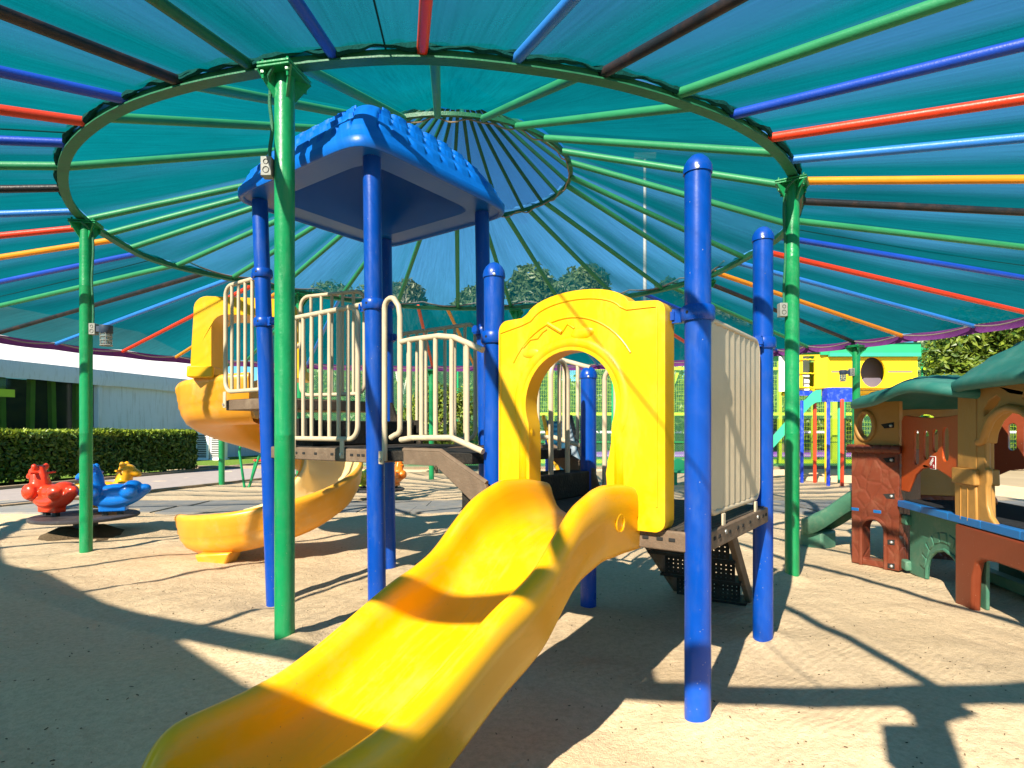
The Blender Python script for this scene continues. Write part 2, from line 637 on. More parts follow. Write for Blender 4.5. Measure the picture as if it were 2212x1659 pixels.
    L.new(ms.outputs[0], out.inputs['Surface'])
    return m


M['net'] = fabric_mat('teal_shade_net', (.0, .108, .134), (1, 1, 1), .66, .025)
M['net_top'] = fabric_mat('blue_shade_net', (.0, .13, .4), (1, 1, 1), .45, .3)
M['net_dense'] = fabric_mat('dense_shade_net', (.0, .15, .16), (1, 1, 1), .015, .01)

# ------------------------------------------------------------------ ground
def sand_mat():
    m = bpy.data.materials.new('sand')
    m.use_nodes = True
    t = m.node_tree
    N, L = t.nodes, t.links
    p = N['Principled BSDF']
    p.inputs['Roughness'].default_value = .95
    p.inputs['Specular IOR Level'].default_value = .15
    tc = N.new('ShaderNodeTexCoord')

    def noise(sc, det=6, rough=.6, v=None):
        n = N.new('ShaderNodeTexNoise')
        n.inputs['Scale'].default_value = sc
        n.inputs['Detail'].default_value = det
        n.inputs['Roughness'].default_value = rough
        L.new(v or tc.outputs['Object'], n.inputs['Vector'])
        return n
    a = noise(.9, 8)
    c = noise(28, 6, .75)
    mx = N.new('ShaderNodeMix')
    mx.data_type = 'RGBA'
    mx.inputs[6].default_value = (.59, .435, .265, 1)
    mx.inputs[7].default_value = (.76, .59, .40, 1)
    L.new(a.outputs['Fac'], mx.inputs[0])
    m2 = N.new('ShaderNodeMix')
    m2.data_type = 'RGBA'
    m2.blend_type = 'MULTIPLY'
    m2.inputs[0].default_value = .55
    r = N.new('ShaderNodeValToRGB')
    r.color_ramp.elements[0].position = .3
    r.color_ramp.elements[0].color = (.55, .52, .48, 1)
    r.color_ramp.elements[1].position = .6
    r.color_ramp.elements[1].color = (1, 1, 1, 1)
    L.new(c.outputs['Fac'], r.inputs[0])
    L.new(mx.outputs[2], m2.inputs[6])
    L.new(r.outputs[0], m2.inputs[7])
    # dark specks
    vo = N.new('ShaderNodeTexVoronoi')
    vo.inputs['Scale'].default_value = 34
    L.new(tc.outputs['Object'], vo.inputs['Vector'])
    sp = N.new('ShaderNodeMapRange')
    sp.inputs[1].default_value = .05
    sp.inputs[2].default_value = .13
    sp.inputs[3].default_value = .65
    sp.inputs[4].default_value = 0
    L.new(vo.outputs['Distance'], sp.inputs[0])
    msk = noise(3.5, 4)
    mk = N.new('ShaderNodeMapRange')
    mk.inputs[1].default_value = .5
    mk.inputs[2].default_value = .62
    L.new(msk.outputs['Fac'], mk.inputs[0])
    mu = N.new('ShaderNodeMath')
    mu.operation = 'MULTIPLY'
    L.new(sp.outputs[0], mu.inputs[0])
    L.new(mk.outputs[0], mu.inputs[1])
    m3 = N.new('ShaderNodeMix')
    m3.data_type = 'RGBA'
    m3.inputs[7].default_value = (.14, .1, .06, 1)
    L.new(mu.outputs[0], m3.inputs[0])
    L.new(m2.outputs[2], m3.inputs[6])
    L.new(m3.outputs[2], p.inputs['Base Color'])
    # rake marks: distorted bands that come and go
    wv = N.new('ShaderNodeTexWave')
    wv.inputs['Scale'].default_value = 6.5
    wv.inputs['Distortion'].default_value = 9
    wv.inputs['Detail'].default_value = 2
    wv.inputs['Detail Scale'].default_value = .35
    mp = N.new('ShaderNodeMapping')
    mp.inputs['Rotation'].default_value = (0, 0, .9)
    L.new(tc.outputs['Object'], mp.inputs[0])
    L.new(mp.outputs[0], wv.inputs['Vector'])
    mk2 = N.new('ShaderNodeMapRange')
    n4 = noise(.8, 2)
    mk2.inputs[1].default_value = .42
    mk2.inputs[2].default_value = .6
    L.new(n4.outputs['Fac'], mk2.inputs[0])
    w2 = N.new('ShaderNodeMath')
    w2.operation = 'MULTIPLY'
    L.new(wv.outputs['Fac'], w2.inputs[0])
    L.new(mk2.outputs[0], w2.inputs[1])
    g = noise(70, 5, .8)
    md = noise(9, 6, .7)
    s1 = N.new('ShaderNodeMath')
    s1.operation = 'MULTIPLY_ADD'
    s1.inputs[1].default_value = .32
    L.new(w2.outputs[0], s1.inputs[0])
    L.new(g.outputs['Fac'], s1.inputs[2])
    s2 = N.new('ShaderNodeMath')
    s2.operation = 'MULTIPLY_ADD'
    s2.inputs[1].default_value = 2.2
    L.new(md.outputs['Fac'], s2.inputs[0])
    L.new(s1.outputs[0], s2.inputs[2])
    bp = N.new('ShaderNodeBump')
    bp.inputs['Strength'].default_value = .7
    bp.inputs['Distance'].default_value = .018
    L.new(s2.outputs[0], bp.inputs['Height'])
    L.new(bp.outputs[0], p.inputs['Normal'])
    return m


HEAPS = [(-2.3, 4.32, .035, .28), (-1.0, 2.72, .035, .08), (-1.06, 2.8, .02, .14), (.7, 2.07, .022, .1), (1.22, 2.8, .025, .09), (1.86, 3.98, .03, .1), (-.68, 2.92, .03, .12), (-3.4, 4.8, .03, .12), (-4.1, 5.5, .03, .5), (1.86, 3.95, .02, .15), (-1.4, 3.45, -.03, .12),
         (-.86, 4.15, .02, .12), (1.2, 2.75, .012, .15), (.65, 2.0, .012, .15), (-2.9, 3.6, .02, .5), (.4, 3.2, .02, .4),
         (-.3, 4.6, .03, .6), (-1.6, 2.3, .015, .4)]


def sand_h(x, z):
    h = .006 * math.sin(1.9 * x + 1.1) * math.cos(1.4 * z) + .005 * math.sin(4.1 * x - 2.3 * z) + .004 * math.sin(7.3 * z + 3.1 * x + 2)
    h += .022 * mnoise.noise((x * 1.6, z * 1.6, 3)) + .012 * mnoise.noise((x * 4.5, z * 4.5, 7)) + .006 * mnoise.noise((x * 13, z * 13, 1))
    for a, b, c, d in HEAPS:
        q = ((x - a) ** 2 + (z - b) ** 2) / (d * d)
        if q < 9:
            h += c * math.exp(-q)
    return h


g = MB()
xs = np.concatenate([np.linspace(-9, -4, 26)[:-1], np.linspace(-4, 4.4, 200)[:-1], np.linspace(4.4, 9, 20)])
zs = np.concatenate([np.linspace(-3, 1.2, 16)[:-1], np.linspace(1.2, 6, 150)[:-1], np.linspace(6, 15.2, 50)])
g.grid([[(x, z, sand_h(x, z) if abs(x) < 8.9 else 0) for x in xs] for z in zs])
kind(g.build('sand', sand_mat(), smooth=180), 'structure')
g = MB()
g.grid([[(x, z, -.04) for x in (-400, 400)] for z in (-300, 500)])
kind(g.build('ground', M['dirt'], smooth=0), 'structure')


def sheet(name, pts, z, mt):
    b = MB()
    b.add([(x, y, z) for x, y in pts], [tuple(range(len(pts)))])
    return kind(b.build(name, mt, smooth=0), 'structure')


KN = [(-8.6, 2.5), (-6.62, 7.6), (-5.95, 9.3), (-5.25, 11.3), (-4.6, 13.6), (-3.6, 18)]
KF = [(-11, 2.5), (-8.6, 9.2), (-7.75, 13.4), (-7.3, 17), (-6.6, 22)]
sheet('path', KN + KF[::-1], .016, M['path'])
k = MB()
for a, b in zip(KN[:-1], KN[1:]):
    k.bar((a[0], a[1], .012), (b[0], b[1], .012), .08, .06)
kind(k.build('kerb', M['kerb'], bevel=.012), 'structure')
k = MB()
for a, b in zip(KF[:-1], KF[1:]):
    k.bar((a[0] - .05, a[1], .03), (b[0] - .05, b[1], .03), .08, .08)
kind(k.build('kerb', M['kerb'], bevel=.012), 'structure')
sheet('lawn', [(x - .06, z) for x, z in KF] + [(-12, 30), (-30, 30), (-30, 2.5)], .008, M['lawn'])
sheet('court_turf', [(-3, 15.8), (40, 15.8), (40, 60), (-3, 60)], .004, M['turf'])
sheet('court', [(1.2, 22), (30, 22), (30, 38), (1.2, 38)], .012, M['court'])
b = MB()
for zz in (23.5, 28, 36):
    b.box((15, zz, .016), (28, .12, .004))
kind(b.build('court_line', M['white'], smooth=0), 'structure')
# a low bank of stone and earth under the far fence
b = MB()
b.box((6, 15.45, .02), (30, .4, .1))
kind(b.build('kerb', M['kerb'], bevel=.02), 'structure')


def tile_mat():
    m = mat('rubber_tile', (.2, .2, .2), .85, .2, .2, 5, .2, 40, dirt=(.42, .33, .22), dscale=2, damt=.6)
    return m


b = MB()
tw, td = .62, .6
for i in range(-12, 12):
    for j in range(2):
        z0 = 7.08 + j * td
        x0 = i * tw + (.12 if j else 0) + .02 * math.sin(i * 3.3)
        tl = .004 * random.uniform(-1, 1)
        vs = [(x0 + .012, z0 + .012, .016 + tl), (x0 + tw - .012, z0 + .012, .017), (x0 + tw - .012, z0 + td - .012, .016 - tl), (x0 + .012, z0 + td - .012, .018)]
        b.add(vs + [(v[0], v[1], -.03) for v in vs], [(0, 1, 2, 3), (0, 4, 5, 1), (1, 5, 6, 2), (2, 6, 7, 3), (3, 7, 4, 0)])
kind(b.build('tile_path', tile_mat(), smooth=0), 'structure')

# ------------------------------------------------------------------ shade canopy
C = (-.52, 5.47)
UPZ = Vector((0, 0, 1))
M['net_seam'] = mat('seam_tape', (.004, .045, .05), .9, .1)
RING = [(545, 152), (640, 136), (718, 128), (910, 118), (1115, 138), (1300, 167), (1460, 212), (1580, 257), (1660, 305), (1700, 350), (1722, 400), (1724, 440),
        (387, 185), (270, 225), (190, 275), (148, 320), (137, 365), (142, 412), (172, 465), (258, 522), (310, 553), (390, 578), (503, 602), (680, 636),
        (858, 660), (989, 666), (1102, 664), (1210, 657), (1327, 645), (1431, 625), (1530, 597), (1601, 560), (1690, 505)]
RIM = [(0, 728), (100, 742), (290, 763), (408, 776), (700, 789), (1100, 791), (1400, 786), (1740, 750), (1840, 741), (1935, 728), (2080, 711), (2212, 688)]


def polar(pix, kk, extra=()):
    o = []
    for x, y in pix:
        dy = (HY - y) / kk
        px, pz = (x - CX) / dy - C[0], F / dy - C[1]
        o.append((math.atan2(pz, px), math.hypot(px, pz)))
    o += [(R(a), r) for a, r in extra]
    o.sort()
    aa = np.array([p[0] for p in o])
    rr = np.array([p[1] for p in o])
    aa = np.concatenate([aa - 2 * math.pi, aa, aa + 2 * math.pi])
    rr = np.concatenate([rr] * 3)
    fine = np.radians(np.arange(-540, 540, 1.0))
    v = np.interp(fine, aa, rr)
    ker = np.hanning(15)
    ker /= ker.sum()
    v = np.convolve(v, ker, 'same')
    return lambda a: float(np.interp(a, fine, v))


rk, rmk, ik, ak = 1.72, 1.28, 2.39, 3.24
ring_r = polar(RING, rk)
rim_r = polar(RIM, rmk, [(-172, 6.6), (-156, 6.3), (-135, 5.92), (-122, 5.75), (-110, 5.73), (-91, 5.84), (-80, 5.93), (-60, 6.05), (-30, 6.25), (-12, 6.4)])
IR = 1.066


def pol(a, r, z):
    return Vector((C[0] + r * math.cos(a), C[1] + r * math.sin(a), z))


def ringp(a, dz=0):
    return pol(a, ring_r(a), 1 + rk + dz)


def rimp(a, dz=0):
    return pol(a, rim_r(a), 1 + rmk + dz)


def inp(a, dz=0):
    return pol(a, IR, 1 + ik + dz)


def angpix(x, y, kk):
    dy = (HY - y) / kk
    return math.atan2(F / dy - C[1], (x - CX) / dy - C[0])


def rib_out(x1, y1, x2, y2):
    """A rib from its foot on the ring through a second sighted point: ring angle and rim angle."""
    a = angpix(x1, y1, rk)
    p = ringp(a)
    kx, ky = (x2 - CX) / F, (HY - y2) / F
    best = None
    for i in range(4000):
        Z = .4 + i * .004
        d = math.hypot(kx * Z - p.x, Z - p.y)
        e = abs(ky * Z - (rk - .135 * d))
        if best is None or e < best[0]:
            best = (e, kx * Z, Z)
    dx, dz = best[1] - p.x, best[2] - p.y
    L = math.hypot(dx, dz)
    dx, dz = dx / L, dz / L
    lo = 0
    while lo < 6:                            # walk out to the rim
        q = (p.x + dx * lo - C[0], p.y + dz * lo - C[1])
        if math.hypot(*q) >= rim_r(math.atan2(q[1], q[0])):
            break
        lo += .01
    return a, math.atan2(q[1], q[0])


SIGHT = [('dark_green', 545, 150, 333, 0), ('rib_blue', 718, 122, 635, 0), ('rib_red', 910, 108, 921, 0), ('rib_sky', 1115, 130, 1240, 0), ('rib_black', 1300, 163, 1600, 0),
         ('green_rib', 1460, 208, 2080, 0), ('rib_blue', 1580, 252, 2212, 105), ('rib_red', 1660, 302, 2212, 222), ('rib_sky', 1712, 347, 2212, 305), ('rib_orange', 1730, 393, 2212, 395),
         ('rib_black', 1733, 437, 2212, 467), ('green_rib', 1728, 478, 2212, 543), ('rib_blue', 1712, 513, 2212, 610), ('rib_red', 1680, 543, 2212, 686), ('rib_sky', 1640, 572, 2084, 710),
         ('rib_orange', 1575, 594, 1935, 727), ('rib_black', 1530, 608, 1840, 741), ('green_rib', 1455, 622, 1745, 752), ('rib_blue', 1390, 636, 1690, 765), ('rib_red', 1335, 646, 1530, 778),
         ('rib_black', 1262, 652, 1420, 783), ('rib_sky', 1185, 657, 1285, 788), ('green_rib', 1105, 661, 1155, 790), ('rib_orange', 965, 664, 1022, 790), ('rib_red', 903, 663, 932, 790),
         ('rib_blue', 810, 656, 800, 790), ('rib_sky', 735, 645, 670, 788), ('green_rib', 675, 635, 545, 783), ('rib_orange', 612, 626, 408, 773), ('rib_red', 550, 615, 292, 764),
         ('rib_sky', 500, 603, 153, 749), ('rib_black', 440, 592, 14, 731), ('green_rib', 378, 575, 0, 672), ('rib_blue', 314, 549, 0, 617), ('rib_orange', 259, 520, 0, 563),
         ('rib_red', 212, 492, 0, 515), ('rib_sky', 170, 460, 0, 467), ('rib_black', 142, 410, 0, 413), ('green_rib', 137, 363, 0, 363), ('rib_blue', 150, 313, 0, 308),
         ('rib_red', 192, 268, 0, 241), ('rib_blue', 272, 218, 0, 158), ('rib_black', 384, 177, 0, 27)]
RIBS = sorted([rib_out(*q[1:]) + (q[0],) for q in SIGHT])
OUT = [(math.degrees(a), c) for a, a2, c in RIBS]
RIBNAME = {'dark_green': 'dark green rib', 'rib_blue': 'dark blue rib', 'rib_red': 'red rib', 'rib_sky': 'light blue rib', 'rib_black': 'black rib',
           'green_rib': 'green rib', 'rib_orange': 'orange rib'}
INP = [(645, 155, 871, 246), (940, 135, 945, 240), (1250, 185, 1043, 249), (1490, 248, 1115, 265), (1690, 335, 1172, 292), (1715, 410, 1202, 322), (1712, 487, 1215, 345), (1601, 558, 1217, 375),
       (1530, 598, 1211, 393), (1431, 625), (1327, 643), (1210, 656), (1102, 662), (989, 666), (858, 660), (735, 645), (600, 625), (503, 602), (391, 575), (288, 538), (239, 508), (195, 478), (150, 367), (215, 258), (385, 180)]
INN = sorted([(angpix(q[0], q[1], rk), angpix(q[2], q[3], ik) if len(q) > 2 else angpix(q[0], q[1], rk)) for q in INP])
PA = [R(a) for a in (-100.6, -160.8, -34.0, 23, 78, 139)]
OPA = [R(a) for a in (-84, -50, -20, 4, 29, 66, 99.8, 132, 164, -165)]

canopy = thing('shade_canopy', 'round teal shade net on green posts with rainbow coloured ribs, over the whole playground', 'canopy', (C[0], C[1], 0))


def net(name, inner, outer, angs, mt, nr, sag, pw=1.0, lift=.035):
    """angs: pairs of angles, at the inner and the outer edge, of the ribs the cloth is stretched over."""
    b = MB()
    aa = sorted(angs)
    cols = []
    for i, (a, c) in enumerate(aa):
        a2, c2 = aa[(i + 1) % len(aa)]
        while a2 < a:
            a2 += 2 * math.pi
        while c2 < c:
            c2 += 2 * math.pi
        while c2 - c > math.pi:
            c2 -= 2 * math.pi
        for q in range(6):
            cols.append(((a + (a2 - a) * q / 6, c + (c2 - c) * q / 6), math.sin(math.pi * q / 6)))
    rows = []
    uvr = []
    for j in range(nr + 1):
        t = j / nr
        row = []
        for a, sg in cols:
            p = inner(a[0]).lerp(outer(a[1]), t)
            a = a[0]
            p = p + Vector((0, 0, lift - sag * sg * (.35 + .65 * math.sin(math.pi * t)) + .004 * math.sin(31 * a + 9 * t) + .012 * max(0, 1 - abs(t - (0 if name == 'shade_net' else 1)) * 5) * math.sin(57 * a) * math.sin(19 * a + 1)))
            row.append(p)
        rows.append(row)
    b.grid(rows, closed=True)
    ob = b.build(name, mt, canopy, smooth=180)
    me = ob.data
    uvl = me.uv_layers.new(name='UVMap')
    n = len(cols)
    # radial run and across-the-run coordinates in metres, so the knit runs along each panel
    co = [(v.co.x, v.co.y) for v in me.vertices]
    for lp in me.loops:
        i = lp.vertex_index
        j, kx = divmod(i, n)
        uvl.data[lp.index].uv = (j / nr * 3.0, kx / 6.0)
    for poly in me.polygons:
        us = [uvl.data[l].uv[1] for l in poly.loop_indices]
        if max(us) - min(us) > 2:
            for l in poly.loop_indices:
                if uvl.data[l].uv[1] < 1:
                    uvl.data[l].uv[1] += n / 6.0
    return ob


net('shade_net', lambda a: ringp(a, .01), lambda a: rimp(a), [(a, a2) for a, a2, c in RIBS], M['net'], 18, .055)
net('shade_net', lambda a: inp(a, .0), lambda a: ringp(a, .01), [(c, a) for a, c in INN], M['net'], 14, .045)
apex = Vector((-.49, 5.47, 1 + ak))
CR = [R(a) for a in range(-172, 180, 15)]
net('crown_net', lambda a: apex + Vector((.02 * math.cos(a), .02 * math.sin(a), 0)), lambda a: inp(a), [(a, a) for a in CR], M['net_top'], 8, .02)


def ringbeam(name, fn, wd, ht, mt, n=144):
    b = MB()
    rows = []
    for dr, dz in ((-wd / 2, -ht / 2), (wd / 2, -ht / 2), (wd / 2, ht / 2), (-wd / 2, ht / 2), (-wd / 2, -ht / 2)):
        row = []
        for i in range(n):
            a = 2 * math.pi * i / n
            p = fn(a)
            d = Vector((math.cos(a), math.sin(a), 0))
            row.append(p + d * dr + Vector((0, 0, dz)))
        rows.append(row)
    b.grid(rows, closed=True)
    return b.build(name, mt, canopy, smooth=30)


ringbeam('ring_beam', lambda a: ringp(a, .0), .034, .036, M['ring_green'])
ringbeam('beam_flange', lambda a: ringp(a, -.022), .062, .008, M['ring_green'])
ringbeam('inner_ring', lambda a: inp(a, -.02), .03, .03, M['dark_green'])
for a, a2, c in RIBS:
    b = MB()
    b.tube([ringp(a, .012).lerp(rimp(a2, .012), t) for t in (0.003, .5, 1.0)], .0262, 10)
    o = b.build('rib', M[c], canopy)
    o['label'] = RIBNAME[c]
for a, a2 in INN:
    b = MB()
    b.tube([ringp(a, .012), inp(a2, -.03)], .0262, 10)
    o = b.build('rib', M['green_rib'], canopy)
    o['label'] = 'pale green inner rib'
for a in CR:
    b = MB()
    b.tube([inp(a, -.02), apex + Vector((0, 0, -.02))], .018, 8)
    b.build('crown_rib', M['dark_green'], canopy)
# laced hem of bunched netting and rope round the ring beam, and cables along the back
b = MB()
for off, zz, seed in ((.03, .03, 1), (.036, .016, 2)):
    pts = []
    for i in range(720):
        a = 2 * math.pi * i / 720
        ph = min(abs(((math.degrees(a) - q[0] + 180) % 360) - 180) for q in OUT)
        d = .006 * math.sin(40 * a + seed) + .004 * math.sin(97 * a + seed * 3) + .004 * math.sin(163 * a) - .008 * math.cos(min(ph, 3.9) / 3.9 * math.pi)
        pts.append(ringp(a, zz + d * .6) + Vector((math.cos(a), math.sin(a), 0)) * (off + .4 * d))
    b.tube(pts, [.014 + .005 * math.sin(53 * 2 * math.pi * i / 720 + seed) for i in range(720)], 6, closed=True)
b.build('net_hem', mat('bunched_net', (.004, .06, .055), .9, .1, .4, 14, .4, 80), canopy)
b = MB()
pts = []
for i in range(360):
    a = 2 * math.pi * i / 360
    pts.append(inp(a, -.05 + .02 * math.sin(24 * a) * math.sin(5 * a)) + Vector((math.cos(a), math.sin(a), 0)) * -.02)
b.tube(pts, .006, 6, closed=True)
b.build('cable', M['rust_strip'], canopy)
b = MB()
pts = []
for i in range(240):
    a = R(165) - R(150) * i / 239
    bay = abs(math.sin((a) * 12))
    pts.append(ringp(a, .07 - .05 * bay) + Vector((math.cos(a), math.sin(a), 0)) * -.03)
b.tube(pts, .009, 6)
b.build('cable', M['rope'], canopy)
# dark sewn seams across a few of the panels
for i, f_ in ((10, .6), (5, .4), (20, .5), (30, .5), (41, .5)):
    b = MB()
    aa_, ab_ = RIBS[i][0] * (1 - f_) + RIBS[i + 1][0] * f_, RIBS[i][1] * (1 - f_) + RIBS[i + 1][1] * f_
    b.tube([ringp(aa_, .022).lerp(rimp(ab_, .005), t) + UPZ * (-.0 - .03 * math.sin(math.pi * t)) for t in (0, .25, .5, .75, 1)], .0045, 5)
    b.build('seam', M['net_seam'], canopy)
# purple hanging hem at the rim, scalloped between rib ends, and its rope
b = MB()
rows = [[], [], []]
rp = []
aa = sorted(a2 for a, a2, c in RIBS)
for i, a in enumerate(aa):
    a2 = aa[(i + 1) % len(aa)] + (2 * math.pi if i == len(aa) - 1 else 0)
    for q in range(8):
        t = q / 8
        an = a + (a2 - a) * t
        sg = math.sin(math.pi * t)
        rows[0].append(rimp(an, .028 - .005 * sg))
        rows[1].append(rimp(an, -.03 - .008 * sg) + Vector((math.cos(an), math.sin(an), 0)) * (.03 + .01 * sg))
        rows[2].append(rimp(an, -.075 - .012 * sg) + Vector((math.cos(an), math.sin(an), 0)) * (.035))
        rp.append(rimp(an, .02 - .055 * sg) - Vector((math.cos(an), math.sin(an), 0)) * (.02 + .05 * sg))
b.grid(rows, closed=True)
b.build('valance', M['purple'], canopy, smooth=180)
b = MB()
b.tube(rp, .009, 6, closed=True)
b.build('rim_rope', M['rope'], canopy)


def canopy_post(base, top, rad, plate=.13, tilt=0):
    b = MB()
    x, y = base
    rot = Matrix.Rotation(math.atan2(y - C[1], x - C[0]), 3, 'Z')
    b.lathe([(rad, -.06), (rad, top * .36), (rad * 1.012, top * .361), (rad * 1.012, top * .364), (rad, top * .365), (rad, top * .8), (rad * 1.01, top * .801), (rad * 1.01, top * .803), (rad, top * .804), (rad, top - .03)], (x, y, 0), 28)
    p = b.build('canopy_post', M['green_post'], canopy)
    b = MB()
    b.box((x, y, top - .022), (plate * 1.5, plate * 1.25, .012), rot)
    b.box((x, y, top - .038), (plate * 1.5, plate * 1.25, .011), rot)
    b.build('post_plate', M['green_post'], p, bevel=.004)
    b = MB()
    for q in range(4):
        an = q * math.pi / 2 + math.pi / 4
        d = rot @ Vector((math.cos(an), math.sin(an), 0))
        sd_ = d.cross(Vector((0, 0, 1)))
        o = Vector((x, y, 0)) + d * rad * .9
        tri = [o + Vector((0, 0, top - .044)), o + d * plate * .62 + Vector((0, 0, top - .044)), o + Vector((0, 0, top - .16))]
        b.add([v + sd_ * .005 for v in tri] + [v - sd_ * .005 for v in tri], [(0, 1, 2), (5, 4, 3), (0, 3, 4, 1), (1, 4, 5, 2), (2, 5, 3, 0)])
    b.build('gusset', M['green_post'], p, smooth=0)
    for sx2 in (-1, 1):
        for sy2 in (-1, 1):
            b = MB()
            o = Vector((x, y, 0)) + rot @ Vector((sx2 * plate * .58, sy2 * plate * .48, 0))
            b.tube([o + Vector((0, 0, top - .085)), o + Vector((0, 0, top - .0))], .0065, 8)
            b.lathe([(.0, -.0), (.013, 0), (.013, .014), (0, .014)], (o.x, o.y, top - .062), 6)
            b.build('bolt', M['green_post'], p)
    return p


RP = [((615 - CX) / 460, F / 460), ((186 - CX) / 267, F / 267), ((1711 - CX) / 320, F / 320)]
for i, a in enumerate(PA):
    q = ringp(a)
    base = RP[i] if i < 3 else (q.x, q.y)
    canopy_post(base, 1 + rk - .02, .0455)
for a in OPA:
    q = rimp(a)
    canopy_post((q.x, q.y), 1 + rmk - .035, .052, .16)


def conduit(p0, side, z0, z1, off=.06):
    b = MB()
    x, y = p0
    pts = []
    for i in range(22):
        t = i / 21
        pts.append((x + side * (off + .006 * math.sin(9 * t)), y - .01, z1 + (z0 - z1) * t))
    pts = [(x + side * .02, y - .08, z1 + .06), (x + side * .05, y - .06, z1 + .03)] + pts
    b.tube(pts, .0085, 8)
    return b.build('conduit', M['conduit'], canopy)


def junction(label, x, y, z, side, lamp, s=1.0):
    t = thing('wall_lamp' if lamp else 'junction_box', label, 'lamp' if lamp else 'junction box', (x, y, z - .03), 'electric boxes on the canopy posts')
    b = MB()
    cx = x + side * (.0455 * 1.15 + .02 * s)
    b.box((cx, y - .015, z), (.05 * s, .05 * s, .09 * s))
    b.build('box', M['grey_box'], t, bevel=.004)
    b = MB()
    for dz, r in ((.02, .011), (-.018, .014)):
        for k_ in range(1):
            pts = [(cx + r * math.cos(q * .5236) * s, y - .0415 * s + .0005, z + dz * s + r * math.sin(q * .5236) * s) for q in range(12)]
            b.tube(pts, .0016, 5, closed=True)
    b.build('knockout', M['black'], t)
    if lamp:
        b = MB()
        b.box((cx + side * .05 * s, y - .015, z + .0), (.055 * s, .032 * s, .045 * s))
        b.build('arm', M['navy'], t, bevel=.004)
        lx = cx + side * .1 * s
        b = MB()
        b.lathe([(0, .03), (.047, .03), (.048, .02), (.048, -.03), (.044, -.035), (0, -.035)], (lx, y - .015, z), 20)
        b.build('housing', M['navy'], t)
        b = MB()
        b.lathe([(.037, -.035), (.039, -.08), (.036, -.115), (.02, -.125), (0, -.125)], (lx, y - .015, z), 16)
        b.build('lamp_glass', M['lampglass'], t)
        b = MB()
        for q in range(6):
            an = q * math.pi / 3
            b.tube([(lx + .043 * math.cos(an), y - .015 + .043 * math.sin(an), z - .03), (lx + .043 * math.cos(an), y - .015 + .043 * math.sin(an), z - .13)], .0025, 5)
        for dz in (-.06, -.09, -.13):
            b.tube([(lx + .043 * math.cos(q * .5236), y - .015 + .043 * math.sin(q * .5236), z + dz) for q in range(12)], .003 if dz > -.12 else .005, 5, closed=True)
        b.build('guard', M['grey_box'], t)
    return t


lg = bpy.data.materials.new('lamp_glass')
lg.use_nodes = True
lp_ = lg.node_tree.nodes['Principled BSDF']
lp_.inputs['Base Color'].default_value = (.8, .85, .85, 1)
lp_.inputs['Roughness'].default_value = .12
lp_.inputs['Transmission Weight'].default_value = .85
M['lampglass'] = lg
conduit(RP[0], -1, 2.25, 2.6)
junction('small grey box on the tall green post before the blue roof', RP[0][0], RP[0][1], 1 + (HY - 366) / 460, -1, False)
conduit(RP[1], 1, 1.85, 2.6)
junction('caged lamp with dark housing on the green post above the red rocker', RP[1][0], RP[1][1], 1 + (HY - 712) / 267, 1, True)
conduit(RP[2], -1, 1.83, 2.6, .055)
junction('small grey box on the green post right of the blue posts', RP[2][0], RP[2][1], 1 + (HY - 671) / 320, -1, False)
q = rimp(OPA[4])
conduit((q.x, q.y), -1, 1.85, 2.15, .02)
junction('caged lamp on the green post in front of the yellow house', q.x, q.y, 1 + (HY - 805) / 148, -1, True, 1.25)
q = rimp(OPA[0])
junction('grey lamp box high on the green rim post nearest the viewer', q.x, q.y, 1.93, -1, False, 2.2)
# rusty strip hanging inside the ring by the right post
b = MB()
b.tube([at(1716, 398, 316), at(1727, 415, 314), at(1728, 440, 312), at(1722, 470, 312)], .014, 6)
b.build('loose_strip', M['rust_strip'], canopy)

# the neighbouring canopy behind and to the left of the camera: it throws the deep shade at lower left
C2 = (-6.6, -4.15)
nb = thing('shade_canopy', 'neighbouring dark teal shade canopy standing behind the viewer', 'canopy', (C2[0], C2[1], 0))
NBO = [(-7.5, 3.0), (-4.7, 1.5), (-3.12, .25), (-2.48, -.32), (-1.80, -.75), (-1.45, -.96), (-.5, -1.5), (.6, -2.6), (.4, -6), (-2, -9), (-9, -9), (-11, -3)]
b = MB()
pk = Vector((-5, -4, 3.6))
b.grid([[Vector((x, y, 2.26)).lerp(pk, t) + Vector((0, 0, -.35 * math.sin(math.pi * t))) for x, y in NBO] for t in (0, .2, .4, .6, .8, .99)], closed=True)
b.build('shade_net', M['net_dense'], nb, smooth=0)
for i in (0, 7, 9, 10, 11):
    b = MB()
    b.lathe([(.05, 0), (.05, 2.25)], (NBO[i][0] - .05, NBO[i][1] - .1, 0), 12)
    b.build('canopy_post', M['green_post'], nb)

# ------------------------------------------------------------------ play structure
U = Vector((.804, -.595, 0))
V = Vector((.595, .804, 0))
UP = Vector((0, 0, 1))


def p3(p, z=0):
    return Vector((p[0], p[1], z))


S = .9
B2 = Vector((-.688, 2.953, 0))
B1 = B2 - U * S
B3 = B2 + V * S
B2b = B1 + V * S
B5 = Vector((.645, 2.042, 0))
B6 = B5 + V * S
B4 = B5 - U * S
B7 = B4 + V * S
ZL, ZU, ZH = .65, .91, 1.2
play = thing('play_structure', 'large climbing frame with blue posts, brown decks, blue roof, wavy yellow slide and spiral slide', 'playground', (0, 2.9, 0))
PR = .0448


